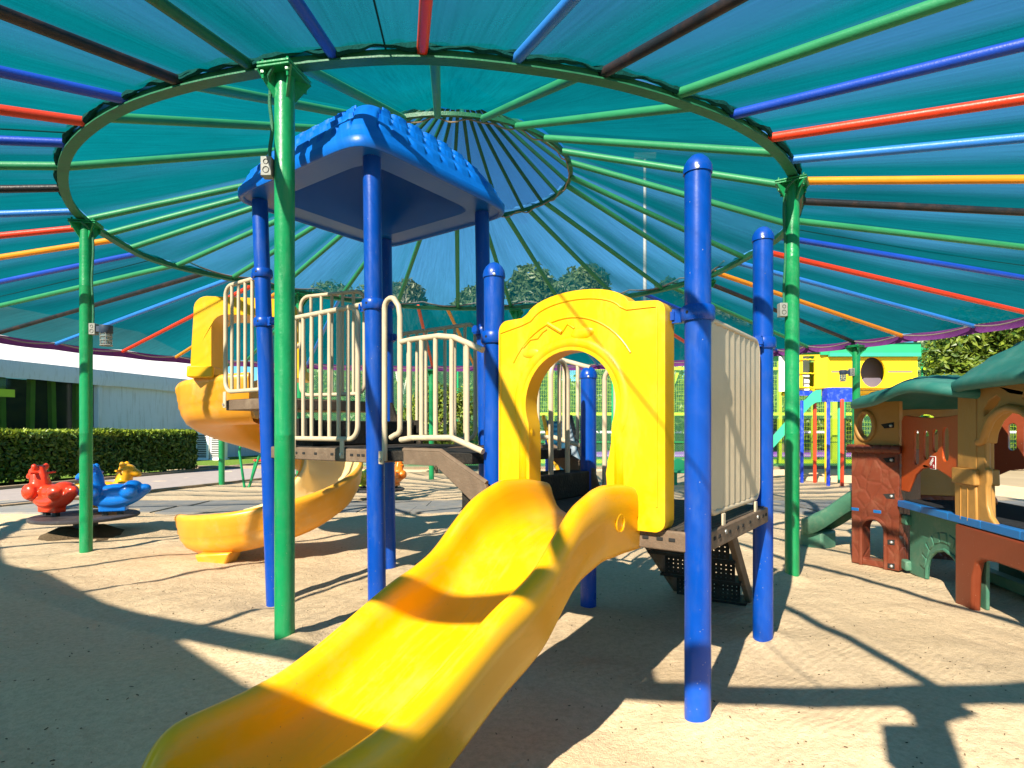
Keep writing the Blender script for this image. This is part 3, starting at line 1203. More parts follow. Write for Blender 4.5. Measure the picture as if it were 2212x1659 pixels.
def post(p, top, tilt=(0, 0), collars=(), cap=True, base=-.05):
    def axp(z):
        return Vector((p[0] + tilt[0] * z, p[1] + tilt[1] * z, z))
    b = MB()
    b.tube([axp(base), axp(top * .5), axp(top - (.05 if cap else 0))], PR, 28)
    o = b.build('post', M['blue_post'], play)
    if cap:
        b = MB()
        c = axp(top - .055)
        b.lathe([(PR + .001, -.012), (PR + .0045, -.012), (PR + .0045, .004), (PR + .001, .02), (PR * .82, .036), (PR * .5, .05), (PR * .2, .0555), (0, .056)], c, 28)
        b.build('cap', M['blue_post'], o)
        b = MB()
        b.lathe([(0, 0), (.005, 0), (.006, .003), (0, .004)], (0, 0, 0), 10)
        d = Vector((-c.x, -c.y, 0)).normalized()
        rot = Matrix.Rotation(R(90), 3, d.cross(UP)) if False else d.to_track_quat('Z', 'Y').to_matrix()
        b.v = [rot @ v + c + d * (PR + .003) + Vector((0, 0, -.006)) for v in b.v]
        b.build('rivet', M['zinc'], o)
    for z, d in collars:
        b = MB()
        c = axp(z)
        b.lathe([(PR, -.026), (PR + .008, -.026), (PR + .013, -.018), (PR + .014, 0), (PR + .013, .018), (PR + .008, .026), (PR, .026)], c, 28)
        if d is not None:
            d = Vector(d).normalized()
            s = d.cross(UP)
            ax = Matrix((d, s, UP)).transposed()
            b.box(c + d * (PR + .026), (.034, .026, .05), ax)
            b.box(c + d * (PR + .04), (.014, .04, .03), ax)
        k_ = b.build('collar', M['blue_post'], o)
        b = MB()
        fd = Vector((-c.x, -c.y, 0)).normalized()
        e = (fd + fd.cross(UP) * .75).normalized()
        b.tube([c + e * (PR + .008), c + e * (PR + .0142)], .006, 8)
        b.build('bolt_hole', M['black'], k_)
    return o


post(B1, 2.36, tilt=(-.036, .0), cap=False, collars=[(1.64, U), (1.93, -U)])
post(B2 + Vector((.012, 0, 0)), 2.38, tilt=(-.012, 0), cap=False, collars=[(1.63, -U)])
post(B3, 2.36, tilt=(-.015, 0), cap=False, collars=[(1.62, -V)])
post(B2b, 2.36, tilt=(-.013, 0), cap=False, collars=[(1.9, -U), (1.66, U)])
post(B4, 1.735, collars=[(1.405, U)])
post(B5, 1.957, collars=[(1.405, -U)])
post(B6, 1.957, collars=[(1.41, -V)])
post(B7 + Vector((-.028, 0, 0)), 1.36)

# decks -----------------------------------------------------------
def deck(name, corners, z, th=.07, slots=(), mt='deck'):
    b = MB()
    n = len(corners)
    b.add([p3(c, z - th) for c in corners] + [p3(c, z - .004) for c in corners], [tuple(range(n))[::-1], tuple(range(n, 2 * n))] + [(i, (i + 1) % n, n + (i + 1) % n, n + i) for i in range(n)])
    o = b.build(name, M[mt], play, bevel=.008, smooth=30)
    # rubber-coated perforated top, butted on the frame
    cc = sum((Vector(c) for c in corners), Vector((0, 0, 0))) / n
    ins = [Vector(c).lerp(cc, .03) for c in corners]
    b = MB()
    b.add([p3(c, z - .003) for c in ins] + [p3(c, z) for c in ins], [tuple(range(n, 2 * n))] + [(i, (i + 1) % n, n + (i + 1) % n, n + i) for i in range(n)])
    b.build('deck_top', M['decktop'], o, smooth=0)
    if slots:
        for a, c, ts, zz in slots:
            d = (Vector(c) - Vector(a)).normalized()
            nn = Vector((d.y, -d.x, 0))
            ax = Matrix((d, nn, UP)).transposed()
            for t in ts:
                b = MB()
                b.box(p3(Vector(a).lerp(Vector(c), t) + nn * .0012, zz), (.024, .004, .013), ax)
                b.build('slot', M['eave_shade'], o, bevel=.006)
    return o


def perforated():
    m = mat('perforated_deck_top', (.05, .043, .037), .75, .25, .3, 8, .2, 60, dirt=(.2, .16, .12), dscale=4, damt=.5)
    t = m.node_tree
    N, L = t.nodes, t.links
    tc = N.new('ShaderNodeTexCoord')
    mp = N.new('ShaderNodeMapping')
    mp.inputs['Rotation'].default_value = (0, 0, R(36.5))
    mp.inputs['Scale'].default_value = (28, 28, 0)
    L.new(tc.outputs['Object'], mp.inputs[0])
    fr = N.new('ShaderNodeVectorMath')
    fr.operation = 'FRACTION'
    L.new(mp.outputs[0], fr.inputs[0])
    sb = N.new('ShaderNodeVectorMath')
    sb.operation = 'SUBTRACT'
    sb.inputs[1].default_value = (.5, .5, 0)
    L.new(fr.outputs[0], sb.inputs[0])
    ln = N.new('ShaderNodeVectorMath')
    ln.operation = 'LENGTH'
    L.new(sb.outputs[0], ln.inputs[0])
    lt = N.new('ShaderNodeMath')
    lt.operation = 'LESS_THAN'
    lt.inputs[1].default_value = .24
    L.new(ln.outputs['Value'], lt.inputs[0])
    p = N['Principled BSDF']
    src = p.inputs['Base Color'].links[0].from_socket
    mx = N.new('ShaderNodeMix')
    mx.data_type = 'RGBA'
    mx.inputs[7].default_value = (.008, .007, .006, 1)
    L.new(lt.outputs[0], mx.inputs[0])
    L.new(src, mx.inputs[6])
    L.new(mx.outputs[2], p.inputs['Base Color'])
    return m


M['decktop'] = perforated()
IN = .03
deck('deck', [B4 - V * IN, B5 - V * IN + U * IN, B6 + U * IN, B7], ZL, .075,
     slots=[(B4 - V * IN, B5 - V * IN, (.7, .75, .8, .86, .91), ZL - .035), (B5 + U * IN, B6 + U * IN, (.1, .16, .3, .42, .5, .62, .78, .86, .92), ZL - .035)])
deck('deck', [B1 - V * IN, B2 - V * IN + U * IN, B3 + U * IN, B2b], ZU, .072,
     slots=[(B1 - V * IN, B2 - V * IN, (.3, .38, .5, .66, .76, .84, .9, .94), ZU - .035)])
HE = [B1, B1 - U * .56, B1 - U * .52 + V * .5, B1 - U * .1 + V * 1.0, B2b]
deck('high_deck', HE, ZH, .07)
# riser and step up to the high deck
b = MB()
mid = (B1 + B2b) / 2
axU = Matrix((U, V, UP)).transposed()
b.box(p3(mid + U * .17, (ZU + 1.06) / 2 + .001), (.26, .8, 1.06 - ZU - .002), axU)
b.build('step', M['deck_dark'], play, bevel=.01)
for vv in (-.425, .425):
    b = MB()
    b.prism([(-.02, ZU), (.34, ZU), (.34, 1.07), (.1, 1.07), (.04, ZH - .002), (-.02, ZH - .002)], [], (mid + V * vv + U * .0, U, UP, V), .02)
    b.build('step_cheek', M['deck_dark'], play, smooth=0)

# stair bridge from the tower down to the lower deck ---------------------
def stair_side(org, name='stringer'):
    prof = [(.24, .905), (.475, .905), (.74, .775), (.78, .66), (.72, .655), (.45, .84), (.24, .84)]
    b = MB()
    b.prism(prof, [], (org, U, UP, V), .022)
    o = b.build(name, M['deck'], play, bevel=.006)
    b = MB()
    b.tube([p3(org) + U * s + UP * (z + .002) + V * .011 for s, z in ((.235, .905), (.475, .905), (.74, .775))], .012, 8)
    b.build('stringer_lip', M['deck'], o)
    return o


stair_side(B2 - V * .035)
stair_side(B3 + V * .015)
b = MB()
b.box(p3(B2 + U * .33 + V * .45, ZU - .035), (.58, .86, .05), axU)
b.build('bridge_deck', M['deck_dark'], play, bevel=.006)
for i, (s, z) in enumerate(((.6, .78), )):
    b = MB()
    b.box(p3(B2 + U * (s + .045) + V * .45, (z + ZL) / 2), (.19, .84, z - ZL), axU)
    b.build('stair_step', M['deck_dark'], play, bevel=.01)

# steps from the lower deck to the sand at the far side -------------------
st0, st1 = Vector((.64, 3.16, 0)), Vector((1.05, 2.86, 0))
sb0, sb1 = Vector((1.055, 3.68, 0)), Vector((1.414, 3.50, 0))
for a, c in ((st0, sb0), (st1, sb1)):
    b = MB()
    b.bar(p3(a, ZL - .1), p3(c, .0), .028, .085)
    b.build('step_stringer', M['deck'], play, bevel=.006)
for i in range(4):
    t0 = i / 4
    t1 = (i + 1) / 4
    z1 = (ZL - .02) * (1 - t0) - .02
    z0 = (ZL - .02) * (1 - t1) + .01
    a, c = st0.lerp(sb0, t0 + .05), st1.lerp(sb1, t0 + .05)
    d = (c - a).normalized()
    nn = Vector((-d.y, d.x, 0))
    Lr = (c - a).length - .06
    holes = []
    ny = 5
    nx = 14
    for iy in range(ny):
        for ix in range(nx):
            if ix in (4, 9) :
                continue
            hx, hy = -Lr / 2 + Lr * (ix + .8) / (nx + .6), z0 + (z1 - z0) * (iy + .8) / (ny + .6)
            holes.append([(hx + .0042 * math.cos(q * 1.2566), hy + .0042 * math.sin(q * 1.2566)) for q in range(5)])
    b = MB()
    b.prism([(-Lr / 2, z0), (Lr / 2, z0), (Lr / 2, z1), (-Lr / 2, z1)], holes, ((a + c) / 2, d, UP, nn), .004)
    o = b.build('stair_riser', M['deck_dark'], play, smooth=0)
    b = MB()
    e0 = st0.lerp(sb0, t0 + .05)
    e1 = st1.lerp(sb1, t0 + .05)
    f0, f1 = st0.lerp(sb0, t0 + .29), st1.lerp(sb1, t0 + .29)
    zt = z0 - .002
    b.add([p3(x, zt) for x in (e0, e1, f1, f0)] + [p3(x, zt - .015) for x in (e0, e1, f1, f0)], [(0, 1, 2, 3), (7, 6, 5, 4), (0, 4, 5, 1), (1, 5, 6, 2), (2, 6, 7, 3), (3, 7, 4, 0)])
    b.build('tread', M['deck_dark'], play, smooth=0)


# railings ----------------------------------------------------------------
def arcpts(c, r, a0, a1, n=6):
    return [(c[0] + r * math.cos(R(a0 + (a1 - a0) * i / n)), c[1] + r * math.sin(R(a0 + (a1 - a0) * i / n))) for i in range(n + 1)]


def rail(org, d, frame, bars, rf=.0135, rb=.0108, closed=True, top=None, name='railing'):
    """frame: (run, height) outline of bent pipe; bars: (run, z0, z1)."""
    d = Vector(d).normalized()
    b = MB()
    to = lambda s, z: p3(Vector(org) + d * s, z)
    b.tube([to(*p) for p in frame], rf, 12, closed=closed)
    o = b.build(name, M['beige'], play)
    for s, z0, z1 in bars:
        b = MB()
        b.tube([to(s, z0), to(s, z1)], rb, 10)
        b.build('bar', M['beige'], o)
    if top:
        b = MB()
        b.tube([to(*p) for p in top], rf * 1.05, 12)
        b.build('handrail', M['beige'], o)
    return o


def tabs(o, org, d, ss, z0, z1, nrm):
    d = Vector(d).normalized()
    nn = Vector(nrm).normalized()
    ax = Matrix((d, nn, UP)).transposed()
    for s in ss:
        b = MB()
        c = Vector(org) + d * s + nn * .022
        b.box(p3(c, (z0 + z1) / 2), (.032, .008, z0 - z1), ax)
        t = b.build('fixing_tab', M['beige'], o, bevel=.004)
        b = MB()
        b.tube([p3(c, z1 + .022) + nn * .002, p3(c, z1 + .022) + nn * .012], .009, 8)
        b.build('fixing_bolt', M['zinc'], t)


def rrect(s0, s1, z0, z1, r, skip=()):
    return arcpts((s1 - r, z0 + r), r, -90, 0) + arcpts((s1 - r, z1 - r), r, 0, 90) + arcpts((s0 + r, z1 - r), r, 90, 180) + arcpts((s0 + r, z0 + r), r, 180, 270)


# front of the tower
o = rail(B1 - V * .01, U, rrect(.15, .78, .955, 1.64, .07), [(.15 + .63 * i / 8, .955, 1.64) for i in range(1, 8)], top=[(.05, 1.64), (.86, 1.64)])
tabs(o, B1 - V * .01, U, (.25, .68), .95, .855, -V)
# front of the high deck
HF = B1 - U * .03
o = rail(HF, -U, rrect(.05, .53, 1.25, 1.935, .07), [(.05 + .48 * i / 6, 1.25, 1.935) for i in range(1, 6)])
tabs(o, HF, -U, (.5,), 1.25, 1.145, -V)
b = MB()
b.tube([p3(HF - U * .53, 1.72), p3(HF - U * .6 + V * .05, 1.72)], .0135, 10)
b.build('bracket', M['beige'], o)
# back of the high deck
q0, q1 = Vector((-1.505, 4.19, 0)), Vector((-.98, 3.985, 0))
dd = q1 - q0
o = rail(q0, dd, rrect(0, .54, 1.25, 1.95, .07), [(.54 * i / 6, 1.25, 1.95) for i in range(1, 6)])
b = MB()
b.tube([p3(q0, 1.62), p3(q0 - dd * .1 + V * .02, 1.6)], .0135, 10)
b.build('bracket', M['beige'], o)
# back of the tower
bk = B2b + V * .0
o = rail(bk, U, rrect(.1, .8, .945, 1.68, .06), [(.1 + .7 * i / 8, .945, 1.68) for i in range(1, 8)])
tabs(o, bk, U, (.18, .62), .94, .85, V)
# entry loop beside the blue front post and the bridge railing with its bend
O2 = B2 + U * .0 - V * .012
loop = [(.085, .85), (.085, 1.0), (.085, 1.58)] + arcpts((.13, 1.60), .045, 180, 60, 6) + [(.185, 1.6), (.195, 1.55), (.195, 1.02)] + arcpts((.165, 1.01), .03, 0, -90, 4) + [(.13, .965)]
o = rail(O2, U, loop, [], closed=False, name='grab_loop')
tabs(o, O2, U, (.085,), .9, .835, -V)
fr = [(.2, 1.425), (.28, 1.43), (.45, 1.43), (.545, 1.415), (.71, 1.345)]
o = rail(O2, U, fr, [], closed=False)
lo = [(.2, .955), (.28, .965), (.53, .968), (.71, .91)]
b = MB()
b.tube([p3(O2 + U * s, z) for s, z in lo], .0135, 12)
b.build('lower_rail', M['beige'], o)
for s in (.26, .34, .43, .53, .62):
    zt = np.interp(s, [p[0] for p in fr], [p[1] for p in fr])
    zb = np.interp(s, [p[0] for p in lo], [p[1] for p in lo])
    b = MB()
    b.tube([p3(O2 + U * s, zb), p3(O2 + U * s, zt)], .0112, 10)
    b.build('bar', M['beige'], o)
O3 = B3 + V * .03
o = rail(O3, U, [(.06, .86), (.06, 1.3), (.06, 1.58)] + arcpts((.11, 1.6), .05, 180, 0, 8) + [(.16, 1.3), (.16, .98)], [(.11, 1.0, 1.6)], closed=False, name='grab_loop')
o = rail(O3, U, [(.2, 1.43), (.45, 1.43), (.71, 1.35)], [(s, .95, 1.42 - max(0, s - .45) * .3) for s in (.28, .36, .45, .54, .63)], closed=False)
b = MB()
b.tube([p3(O3 + U * s, z) for s, z in ((.2, .96), (.47, .96), (.71, .9))], .0135, 12)
b.build('lower_rail', M['beige'], o)
# hand loops either side of the steps behind the arch
for org, d, s0, s1 in ((B4, V, .46, .62), (B7, U, .07, .2)):
    o = rail(org, d, [(s0, .58), (s0, 1.28)] + arcpts(((s0 + s1) / 2, 1.28), (s1 - s0) / 2, 180, 0, 8) + [(s1, .78)] + arcpts((s1 + .045, .78), .045, 180, 270, 5) + [(s1 + .09, .735)], [((s0 + s1) / 2, .9, 1.34)], closed=False, name='grab_loop')
# right-hand barrier of upright slats
q = .15
o = rail(B5, V, rrect(.11, .8, .695, 1.405, .06), [], rf=.0115)
for i in range(9):
    s = .148 + .615 * i / 8
    rot = Matrix.Rotation(R(-9), 3, 'Z') @ Matrix((V, U, UP)).transposed()
    b = MB()
    b.box(p3(B5 + V * s, 1.05), (.056, .012, .69), rot)
    b.build('slat', M['beige'], o, bevel=.004)
tabs(o, B5, V, (.22, .68), .69, .6, U)

# yellow arch panel ---------------------------------------------------------
FP = B4 - V * .058
ar = []
oc, rr_, lw_ = (.412, 1.105), .203, .184
outer = [(.07, .64), (.07, 1.40)] + arcpts((.115, 1.415), .045, 180, 95, 5) + [(.19, 1.462), (.222, 1.478)]
bump = [(.44 + .225 * math.cos(R(a)), 1.462 + .078 * math.sin(R(a))) for a in np.linspace(170, 10, 17)]
outer += bump + [(.668, 1.468)] + arcpts((.765, 1.42), .04, 88, 0, 5) + [(.805, 1.2), (.805, .705)] + arcpts((.765, .68), .04, 0, -90, 5) + [(.59, .64), (.585, .66), (.578, .815), (.575, .84)]
a0 = math.degrees(math.acos(lw_ / rr_))
outer += [(oc[0] + lw_, .95), (oc[0] + lw_ + .002, 1.0)] + [(oc[0] + rr_ * math.cos(R(a)), oc[1] + 1.02 * rr_ * math.sin(R(a))) for a in np.linspace(-a0 + 3, 180 + a0 - 3, 30)] + [(oc[0] - lw_ - .002, 1.0), (oc[0] - lw_, .95), (oc[0] - lw_, .64)]
b = MB()
b.prism(outer, [], (FP, U, UP, V), .085)
panel = b.build('arch_panel', M['yellow2'], play, bevel=.03, seg=4, smooth=50)
front = FP - V * .001


def ridge(pts, r, name='moulded_ridge'):
    b = MB()
    b.tube([p3(front + U * s, z) for s, z in pts], r, 8)
    return b.build(name, M['yellow2'], panel)


ridge([(.08, .7), (.08, 1.41), (.19, 1.432), (.235, 1.445)] + [(.44 + .2 * math.cos(R(a)), 1.436 + .07 * math.sin(R(a))) for a in np.linspace(165, 15, 20)] + [(.66, 1.44), (.775, 1.436), (.775, .73)], .0035)
ridge([(oc[0] + .31 * math.cos(R(a)), oc[1] + .335 * math.sin(R(a))) for a in np.linspace(148, 32, 22)], .004)
for rr3, dep in ((.03, .0235),):
    b = MB()
    off = .036 if dep > .02 else .085
    b.tube([p3(front + V * dep + U * s, z) for s, z in [(oc[0] - lw_ - off + .004, .70), (oc[0] - lw_ - off + .004, .97)] + [(oc[0] + (rr_ + off) * math.cos(R(a)), oc[1] + (rr_ + off) * math.sin(R(a))) for a in np.linspace(208, -28, 40)] + [(oc[0] + lw_ + off - .004, .97), (oc[0] + lw_ + off - .004, .72)]], rr3, 12)
    b.build('moulded_rim', M['yellow2'], panel, smooth=180)
ridge([(.2, 1.34), (.235, 1.37), (.27, 1.372), (.295, 1.395), (.315, 1.405)], .004)
ridge([(.32, 1.425), (.385, 1.385)], .0095)
ridge([(.385, 1.385), (.41, 1.415), (.44, 1.395)], .004)
b = MB()
b.ell(p3(front + U * .475, 1.372) + V * .004, (.055, .012, .026), 16, 10, Matrix.Rotation(R(-8), 3, 'Y') @ Matrix((U, V, UP)).transposed())
b.build('moulded_boss', M['yellow2'], panel)
b = MB()
b.ell(p3(front + U * .235, 1.315) + V * .004, (.045, .01, .022), 16, 10, Matrix((U, V, UP)).transposed())
b.build('moulded_boss', M['yellow2'], panel)

# wavy slide -----------------------------------------------------------------
TS = [0, .15, .3, .45, .55, .643, .74, .825, .9, .969, 1.0785, 1.1876, 1.294, 1.367, 1.43, 1.47, 1.5, 1.525]
ZS = [.785, .81, .815, .765, .69, .612, .572, .547, .515, .482, .434, .396, .380, .376, .373, .362, .335, .28]


def smooth_interp(xs_, ys_, n):
    fx = np.linspace(xs_[0], xs_[-1], n)
    fy = np.interp(fx, xs_, ys_)
    kk = np.hanning(9)
    kk /= kk.sum()
    pad = np.concatenate([[fy[0] * 2 - fy[i] for i in range(4, 0, -1)], fy, [fy[-1] * 2 - fy[-1 - i] for i in range(1, 5)]])
    return fx, np.convolve(pad, kk, 'valid')


tx, tz = smooth_interp(TS, ZS, 90)
SO = B4 + U * .472
CS = [(.216, -.215), (.222, -.2), (.224, -.15), (.228, -.147), (.2275, -.1), (.231, -.097), (.2305, -.05), (.228, -.026), (.221, -.009), (.21, -.001), (.198, 0), (.186, -.006), (.177, -.02),
      (.17, -.045), (.163, -.08), (.151, -.112), (.132, -.136), (.105, -.15), (.07, -.157), (.035, -.16), (0, -.161)]
CS = CS + [(-x, y) for x, y in CS[-2::-1]]
rows = []
for t, z in zip(tx, tz):
    e = max(0, (t - 1.42) / .105)
    squeeze = 1 - .1 * e * e
    e2 = min(1, max(0, (.3 - t) / .3))
    flat = 1 - .12 * e * e
    row = []
    for wq, h in CS:
        bed = max(0, min(1, (-h - .1) / .06)) if abs(wq) < .16 else 0
        hh = h * flat * (1 - .22 * e2 * (1 if abs(wq) < .17 else 0))
        if abs(wq) > .2:
            hh *= 1 + .12 * math.sin(min(1, t / .5) * math.pi)
        row.append(p3(SO + U * (wq * squeeze) - V * (t + .0), z + hh))
    rows.append(row)
b = MB()
b.grid(rows)
slide = b.build('wavy_slide', M['yellow'], play, smooth=180)
sm = slide.modifiers.new('shell', 'SOLIDIFY')
sm.thickness = .008
sm.offset = 0
b = MB()
b.box(p3(SO - V * 1.38, .06), (.3, .07, .17), axU)
b.build('slide_foot', M['yellow'], slide, bevel=.02)
b = MB()
cpt = p3(SO + U * .2315 - V * .2, .685)
b.tube([cpt + V * (.03 * math.cos(q * .5236)) + UP * (.03 * math.sin(q * .5236)) for q in range(12)], .0035, 6, closed=True)
b.build('moulded_boss', M['yellow'], slide)

# spiral slide ----------------------------------------------------------------
AX = Vector((-2.02, 5.0, 0))
AS = [-82, -135, -180, -225, -270, -315, -360, -405, -450, -490, -550]
ZB = [1.09, 1.07, .99, .86, .70, .54, .39, .22, .11, .065, .05]
ang = np.linspace(-82, -545, 138)
zb = np.interp(-ang, [-a for a in AS], ZB)
kk = np.hanning(15)
kk /= kk.sum()
zp = np.concatenate([[zb[0]] * 7, zb, [zb[-1]] * 7])
zb = np.convolve(zp, kk, 'valid')
CW = [(.255, .235), (.262, .25), (.262, .275), (.25, .292), (.23, .297), (.212, .288), (.204, .265), (.196, .2), (.178, .11), (.14, .045), (.08, .012), (0, .003),
      (-.08, .012), (-.14, .045), (-.178, .11), (-.196, .2), (-.204, .265), (-.212, .288), (-.23, .297), (-.25, .292), (-.262, .275), (-.262, .25), (-.255, .235),
      (-.25, .185), (-.244, .178), (-.242, .13), (-.234, .122), (-.225, .08), (-.19, .02), (-.13, -.02), (0, -.035), (.13, -.02), (.19, .02), (.225, .08), (.234, .122), (.242, .13), (.244, .178), (.25, .185)]
rows = []
RC = .47
for i, (a, z) in enumerate(zip(ang, zb)):
    rad = R(a)
    e = max(0, (i - 122) / 15)
    e0 = max(0, (12 - i) / 12)
    row = []
    for wq, h in CW:
        rr2 = RC + wq * (1 + .08 * e)
        hh = h * (1 - .4 * e * e) * (1.06 + .08 * e0 - .08 * i / 129)
        row.append((AX.x + rr2 * math.cos(rad), AX.y + rr2 * math.sin(rad), z + hh))
    rows.append(row)
b = MB()
b.grid(rows, closed=True)
spiral = b.build('spiral_slide', M['spiral'], play, smooth=180)
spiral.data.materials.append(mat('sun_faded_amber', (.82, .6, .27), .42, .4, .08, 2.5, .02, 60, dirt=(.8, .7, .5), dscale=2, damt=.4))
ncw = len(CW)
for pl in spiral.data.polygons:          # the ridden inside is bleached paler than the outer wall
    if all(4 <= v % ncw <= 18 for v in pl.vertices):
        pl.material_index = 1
b = MB()
fx = at(466, 1205, 288)
for dx, dy_, sx3 in ((-.03, .03, .2),):
    b.add([(fx.x - .13, fx.y - .07, .08), (fx.x + .15, fx.y - .09, .1), (fx.x + .15, fx.y + .13, .1), (fx.x - .13, fx.y + .13, .08),
           (fx.x - .08, fx.y - .05, -.04), (fx.x + .08, fx.y - .06, -.04), (fx.x + .1, fx.y + .1, -.04), (fx.x - .12, fx.y + .1, -.04)],
          [(0, 1, 2, 3), (7, 6, 5, 4), (0, 4, 5, 1), (1, 5, 6, 2), (2, 6, 7, 3), (3, 7, 4, 0)])
b.build('slide_foot', M['spiral'], spiral, bevel=.025, seg=3)
# hood over the entry
H0, H1 = Vector((-2.36, 4.42, 0)), Vector((-1.62, 4.56, 0))
hd = (H1 - H0).normalized()
hn = Vector((-hd.y, hd.x, 0))
HL = (H1 - H0).length
hood = [(0, 1.42), (.0, 1.5), (.02, 1.86)] + arcpts((.115, 1.885), .095, 175, 95, 5) + arcpts((HL - .115, 1.885), .095, 85, 5, 5) + [(HL - .02, 1.86), (HL, 1.5), (HL, 1.42), (HL - .14, 1.42), (HL - .14, 1.75)] + arcpts((HL - .24, 1.75), .1, 0, 90, 5) + arcpts((.24, 1.75), .1, 90, 180, 5) + [(.14, 1.42)]
b = MB()
b.prism(hood, [], (H0 - hn * .16, hd, UP, hn), .34)
hd_o = b.build('slide_hood', M['yellow2'], spiral, bevel=.03, seg=3, smooth=50)
b = MB()
b.prism([(-.025, 1.385), (.16, 1.385), (.16, 1.47), (-.02, 1.47)], [], (H0 - hn * .185, hd, UP, hn), .39)
b.build('hood_foot', M['yellow2'], spiral, bevel=.02, seg=3, smooth=50)
b = MB()
b.prism([(HL - .16, 1.385), (HL + .025, 1.385), (HL + .02, 1.47), (HL - .16, 1.47)], [], (H0 - hn * .185, hd, UP, hn), .39)
b.build('hood_foot', M['yellow2'], spiral, bevel=.02, seg=3, smooth=50)

# blue shingled roof -----------------------------------------------------------
TC = (B1 + B3) / 2 + Vector((-.045, -.01, 0))
HS = .45 + .145
Z0 = 2.355


def sq(a, c, p=7):                   # rounded square: point of the unit disc edge -> square with round corners
    n = (abs(a) ** p + abs(c) ** p) ** (1 / p)
    return n


def roof_pt(a, c, inset=0, drop=0):
    n = max(1e-6, sq(a, c, 9))
    m_ = max(abs(a), abs(c))
    k2 = m_ / n if n else 1
    return a * k2, c * k2, m_


def roof_h(m_):
    return .06 + .40 * (1 - m_ ** 2.6)


NR = 200
rows = []
for i in range(NR + 1):
    row = []
    for j in range(NR + 1):
        a, c = -1 + 2 * i / NR, -1 + 2 * j / NR
        x, y, m_ = roof_pt(a, c)
        h = roof_h(m_)
        hip = max(abs(a), abs(c)) - min(abs(a), abs(c))
        if m_ > .93:
            h -= .0
        if .4 < m_ < .955:
            # shingles: staggered tabs on each of the four faces, a smooth band along the hips
            along = c if abs(a) > abs(c) else a
            rowf = (.955 - m_) / .115
            ri = math.floor(rowf)
            fr_ = rowf - ri
            tabs_ = (along / .2 + (.5 if ri % 2 else 0))
            tf = abs((tabs_ % 1) - .5) * 2
            if hip > .16:
                rnd = .55 * (tf ** 4)
                lip = 1 if fr_ > .08 + rnd else 0
                h += .03 * min(1, (m_ - .4) / .15) * lip * (1 - fr_) * (1 if tf < .86 else .1)
            elif hip < .14:
                h += .014 * min(1, (m_ - .4) / .15)
        row.append(p3(TC + U * (x * HS) + V * (y * HS), Z0 + h))
    rows.append(row)
b = MB()
b.grid(rows)
# fascia and underside lip
edge = [(-1, -1 + 2 * j / 40) for j in range(40)] + [(-1 + 2 * j / 40, 1) for j in range(40)] + [(1, 1 - 2 * j / 40) for j in range(40)] + [(1 - 2 * j / 40, -1) for j in range(40)]


def er(sc_, z):
    o_ = []
    for a, c in edge:
        x, y, m_ = roof_pt(a, c)
        o_.append(p3(TC + U * (x * HS * sc_) + V * (y * HS * sc_), z))
    return o_


b.grid([er(1.0, Z0 + .06), er(1.012, Z0 + .05), er(1.012, Z0 + .012), er(1.003, Z0), er(.985, Z0 - .002), er(.97, Z0 + .003), er(.965, Z0 + .012), er(.70, Z0 + .012), er(.685, Z0 + .03), er(.64, Z0 + .17), er(.02, Z0 + .42)], closed=True)
roof = b.build('roof', M['blue_roof'], play, smooth=50)
# play_structure ends

# ------------------------------------------------------------------ rocker carousel (a disc with three animal rockers)
def rocker_mesh():
    """One smooth moulded animal facing +x, 0.8 m long, standing on its own base (metres / E)."""
    b = MB()
    e = b.ell
    Y = lambda deg: Matrix.Rotation(R(deg), 3, 'Y')
    # keel: a crescent hull
    n = 16
    pts, rr = [], []
    for i in range(n + 1):
        t = -1 + 2 * i / n
        pts.append((.30 * t, 0, .13 + .13 * t * t))
        rr.append(.085 * (1 - .55 * abs(t) ** 2.2))
    b.tube(pts, rr, 14)
    e((.17, 0, .23), (.1, .115, .12))              # chest
    e((.17, .085, .24), (.085, .045, .09))         # leg guards
    e((.17, -.085, .24), (.085, .045, .09))
    e((-.15, .07, .24), (.085, .05, .08))
    e((-.15, -.07, .24), (.085, .05, .08))
    e((-.03, 0, .235), (.17, .085, .085))          # saddle
    e((-.17, 0, .285), (.085, .085, .07))          # seat back
    e((-.06, 0, .16), (.16, .075, .09))
    e((-.27, 0, .25), (.07, .045, .06), 14, 10, Y(25))
    b.tube([(.15, 0, .28), (.17, 0, .36), (.18, 0, .43)], [.085, .075, .065], 14)     # neck
    e((.2, 0, .455), (.075, .065, .06))
    e((.265, 0, .415), (.075, .046, .044), 14, 10, Y(30))   # muzzle
    b.tube([(.1, 0, .3), (.115, 0, .4), (.15, 0, .5), (.19, 0, .515)], [.03, .03, .028, .02], 10)   # mane
    for s in (-1, 1):
        e((.165, s * .048, .51), (.03, .022, .036))
    b.box((0, 0, .06), (.24, .1, .09))
    b.v = [Vector((v.x * 1.08, v.y * 1.3, v.z)) for v in b.v]
    return b


